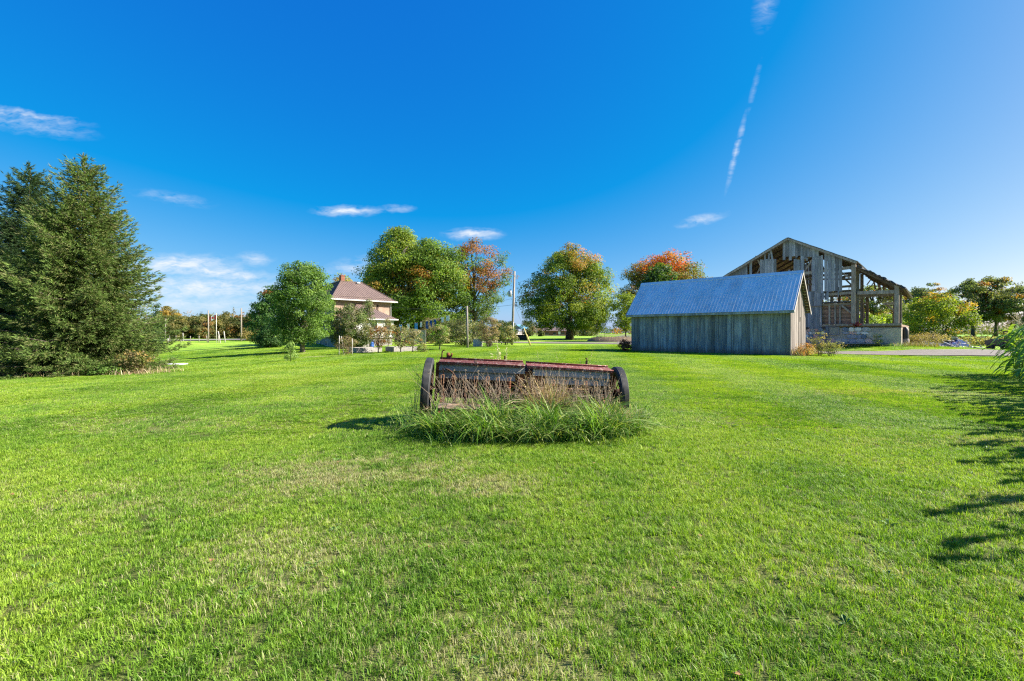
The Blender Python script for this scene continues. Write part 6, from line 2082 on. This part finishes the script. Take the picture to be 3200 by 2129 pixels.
MB().tube([(0, .06, -.1), (0, .06, 1.9)], .05, 6).build('post', M['steel'], MBX)
for (px, D, h, R_, sd, lab_) in ((1647, 290, 9, 5, 121, 'round olive tree beside the far blue-roofed building'), (1560, 260, 8.5, 5, 122, 'dark far tree left of the utility pole'), (1598, 290, 8.5, 4.5, 123, 'dark far tree behind the utility pole'), (1700, 290, 7.5, 7, 124, 'greyish far tree behind the bungalow'),
                                 (1830, 210, 5, 6, 125, 'dark spruce hedge right of the maple trunk'), (1795, 190, 4, 2.0, 126, 'small round shrub beside the maple trunk'), (1690, 180, 2.4, 1.3, 127, 'low green shrub by the road'), (1655, 195, 2.2, 1.6, 128, 'low brown shrub by the road')):
    tree('far_tree' if h > 4.5 else 'shrub', lab_, on(px, D), h, R_, ROUND, .04, .25, FW[:2] + FW[4:5] if sd != 124 else [(.16, .12, .09), (.2, .15, .1)], nclump=60, per=45, leaf=.6 if h > 4.5 else .35, seed=sd, cat='tree' if h > 4.5 else 'shrub', clump=.24, limbs=4)

# ------------------------------------------------------------------ junk by the barn
def at_yard(px, D):
    return on(px, D)
pl = thing('lumber_pile', 'long grey planks stacked along the barn foundation', 'lumber', BP0 + SU * -4.4 - SV * .55)
pl.rotation_euler = (0, 0, math.atan2(SU.y, SU.x))
for k in range(11):
    piece('plank', M['barn_wood'], pl, (rnd.uniform(-.6, .6), rnd.uniform(-.3, .3), .04 + (k // 3) * .055), (rnd.uniform(5.5, 7.8), rnd.uniform(.16, .26), .045), (rnd.uniform(-.04, .04), rnd.uniform(-.012, .012), rnd.uniform(-.04, .04)), grey(.7, 1.2))
jl = ['left', 'right']
for j, (px, D, n_, nm) in enumerate(((2880, 43.6, 18, 'tangle of broken boards and poles in front of the young tree'), (2922, 43.8, 20, 'heap of bleached boards left of the blue snowmobile'), (3050, 46.5, 14, 'low scatter of boards and sticks right of the snowmobile'))):
    p = at_yard(px, D)
    jk = thing('scrap_pile', nm, 'scrap', tuple(p))
    for k in range(n_):
        c_ = (rnd.gauss(0, .6), rnd.gauss(0, .25), rnd.uniform(.05, .34))
        piece('board', M['barn_wood' if k % 3 else 'stick'], jk, c_, (rnd.uniform(.5, 1.7), rnd.uniform(.06, .2), .03), (rnd.uniform(-.4, .4), rnd.uniform(-.45, .45), rnd.uniform(0, 6.28)), grey(.8, 1.4))
sb = thing('saw_bench', 'light trestle with a pale board in front of the brush', 'trestle', at_yard(2872, 43.8))
piece('top', M['stick'], sb, (0, 0, .5), (1.6, .28, .05))
for sx in (-.6, .6):
    for sy in (-1, 1):
        beam('leg', M['stick'], sb, (sx, 0, .5), (sx, sy * .25, 0), .05, .05)
sm_ = thing('snowmobile', 'blue snowmobile with a windshield among the scrap', 'snowmobile', tuple(at_yard(2985, 45.5)), R(8))
MB().prism([(-1.0, .35), (-.95, .62), (-.35, .7), (-.1, .85), (.25, .95), (.8, .72), (1.2, .42), (1.15, .3), (-.95, .28)], .62, 'y', -.31).build('hood', M['blue'], sm_)
MB().box((-.65, 0, .78), (.95, .4, .18), ch=.06).build('seat', M['black'], sm_)
MB().prism([(.0, .92), (.3, .94), (-.12, 1.22), (-.2, 1.2)], .5, 'y', -.25).build('windshield', M['steel'], sm_)
MB().tube([(-.12, -.38, 1.08), (-.05, 0, 1.02), (-.12, .38, 1.08)], .02, 6).build('handlebar', M['black'], sm_)
MB().prism([(-1.15, .1), (-1.05, .3), (.2, .3), (.35, .1), (.2, .02), (-1.0, .02)], .36, 'y', -.18).build('track', M['rubber'], sm_)
for sy in (-.42, .42):
    MB().tube([(.35, sy, .06), (1.1, sy, .05), (1.4, sy, .16), (1.48, sy, .28)], .05, 6).build('ski', M['steel'], sm_)


def bicycle(label, px, D, rz, lean, frame_mat):
    o = thing('bicycle', label, 'bicycle', tuple(at_yard(px, D)), 0, 'bicycles dumped in the scrap')
    o.rotation_euler = (lean, 0, rz)
    wr = .32
    for x_ in (-.5, .5):
        w_ = MB().lathe([(-.018, wr - .01), (0, wr + .012), (.018, wr - .01), (0, wr - .025)], 28, 'y', (x_, 0, wr), True).build('wheel', M['white'], o)
        s_ = MB()
        for k in range(10):
            a_ = k * .628
            s_.tube([(x_, 0, wr), (x_ + wr * math.cos(a_), 0, wr + wr * math.sin(a_))], .004, 3, False)
        s_.build('spokes', M['steel'], w_)
    MB().tube([(-.5, 0, wr), (-.16, 0, .3), (.36, 0, .72), (-.28, 0, .74), (-.5, 0, wr)], .018, 6).tube([(-.16, 0, .3), (-.3, 0, .85)], .018, 6).tube([(.5, 0, wr), (.34, 0, .85)], .018, 6).build('frame', M[frame_mat], o)
    MB().tube([(.34, -.26, .95), (.34, 0, .88), (.34, .26, .95)], .014, 6).build('handlebar', M['steel'], o)
    MB().box((-.31, 0, .88), (.26, .13, .05), ch=.02).build('saddle', M['black'], o)
M['purple'] = plain('purple_paint', (.22, .06, .2), .4)
bicycle('purple bicycle leaning in front of the snowmobile', 2972, 44.3, R(6), R(28), 'purple')
bicycle('white bicycle lying at the right end of the snowmobile', 2996, 44.2, R(-10), R(38), 'white')
dk = thing('stone_post', 'dark round-topped charred post at the right barn corner', 'post', tuple(on(2829, 41.2)))
MB().lathe([(-.2, .24), (.8, .25), (1.3, .24), (1.55, .19), (1.66, .09), (1.68, 0)], 16, 'z').build('trunk', M['black'], dk)
MB().lathe([(0, .3), (.55, .29), (.6, .25)], 16, 'z').build('foot', M['pole'], dk)
tree('shrub', 'brown brambles behind the scrap right of the barn', on(2905, 52), 1.6, 2.2, ROUND, .02, .04, BR, nclump=80, per=44, leaf=.14, seed=131, stems=6, cat='shrub', clump=.22)
tree('shrub', 'pale yellow weeds between barn corner and brambles', on(2860, 43.0), 1.0, .9, VASE, .02, .03, [(.12, .1, .055), (.1, .1, .045)], nclump=60, per=28, leaf=.1, seed=132, stems=6, cat='shrub', clump=.22)
tree('sapling', 'thin pale green weed against the parged foundation', Vector((BP0.x - SU.x * 1.6 - SV.x * .9, BP0.y - SU.y * 1.6 - SV.y * .9, BP0.z)), 1.25, .35, TALL, .1, .02, [(.16, .2, .08), (.22, .24, .1)], nclump=26, per=20, leaf=.09, seed=133, cat='weed', clump=.3)
tree('creeper', 'scarlet creeper on the barn sill by the main post', Vector((BP0.x + SU.x * bw(2672, 1010)[0] - SV.x * .05, BP0.y + SU.y * bw(2672, 1010)[0] - SV.y * .05, BP0.z + zf - .12)), .26, .5, ROUND, .02, .02, [(.2, .012, .018), (.16, .018, .02)], nclump=28, per=18, leaf=.08, seed=134, stems=4, cat='creeper', clump=.25)
# utility vehicle half hidden by the corn
uv = thing('utility_vehicle', 'dark utility vehicle with roll cage parked beside the corn', 'utility vehicle', tuple(on(3150, 41.5)), R(-4))
wheelm = MB().lathe([(-.13, .16), (-.14, .28), (-.1, .34), (.1, .34), (.14, .28), (.13, .16)], 22).data('wheel', M['rubber'])
rimm = MB().lathe([(-.1, .17), (-.05, .05), (0, .04), (.05, .05), (.1, .17)], 16).data('rim', M['dark_grey'])
for (sx, sy) in ((-.62, -.95), (.62, -.95), (-.62, .95), (.62, .95)):
    w_ = link('wheel', wheelm, uv, (sx, sy, .34)); link('rim', rimm, w_)
bed_ = MB().box((0, -.85, .86), (1.42, 1.0, .42), ch=.04).build('cargo_bed', M['dark_grey'], uv)
MB().box((0, -1.37, .9), (1.2, .03, .26), ch=.01).build('tailgate', M['black'], bed_)
for sx in (-.56, .56):
    MB().box((sx, -1.37, .86), (.12, .05, .2), ch=.015).build('tail_light', M['red'], uv)
MB().box((0, .1, .55), (1.3, 2.5, .22), ch=.05).build('chassis', M['black'], uv)
MB().prism([(.55, .6), (1.5, .6), (1.48, .95), (.85, 1.12), (.55, 1.1)], 1.3, 'x', -.65).build('hood', M['dark_grey'], uv)
cg = MB()
for sx in (-.66, .66):
    cg.tube([(sx, -.35, .6), (sx, -.4, 1.3), (sx, -.28, 1.88), (sx * .96, .45, 1.92), (sx, .9, 1.1)], .035, 8)
cg.tube([(-.66, -.32, 1.8), (.66, -.32, 1.8)], .035, 8).tube([(-.64, .45, 1.92), (.64, .45, 1.92)], .035, 8)
cg.build('roll_cage', M['black'], uv)
MB().box((0, .08, 1.95), (1.36, 1.05, .06), ch=.025).build('roof', M['black'], uv)
MB().box((0, -.1, .95), (1.2, .5, .18), ch=.05).box((0, -.32, 1.2), (1.2, .12, .4), ch=.05).build('seat', M['black'], uv)
MB().tube([(-.3, .5, 1.1), (-.3, .35, 1.25)], .02, 6).lathe([(-.015, .16), (0, .185), (.015, .16), (0, .15)], 18, 'y', (-.3, .33, 1.27), True).build('steering_wheel', M['black'], uv)
for sx in (-.72, .72):
    MB().box((sx, .15, .8), (.06, .9, .5), ch=.02).build('door', M['dark_grey'], uv)
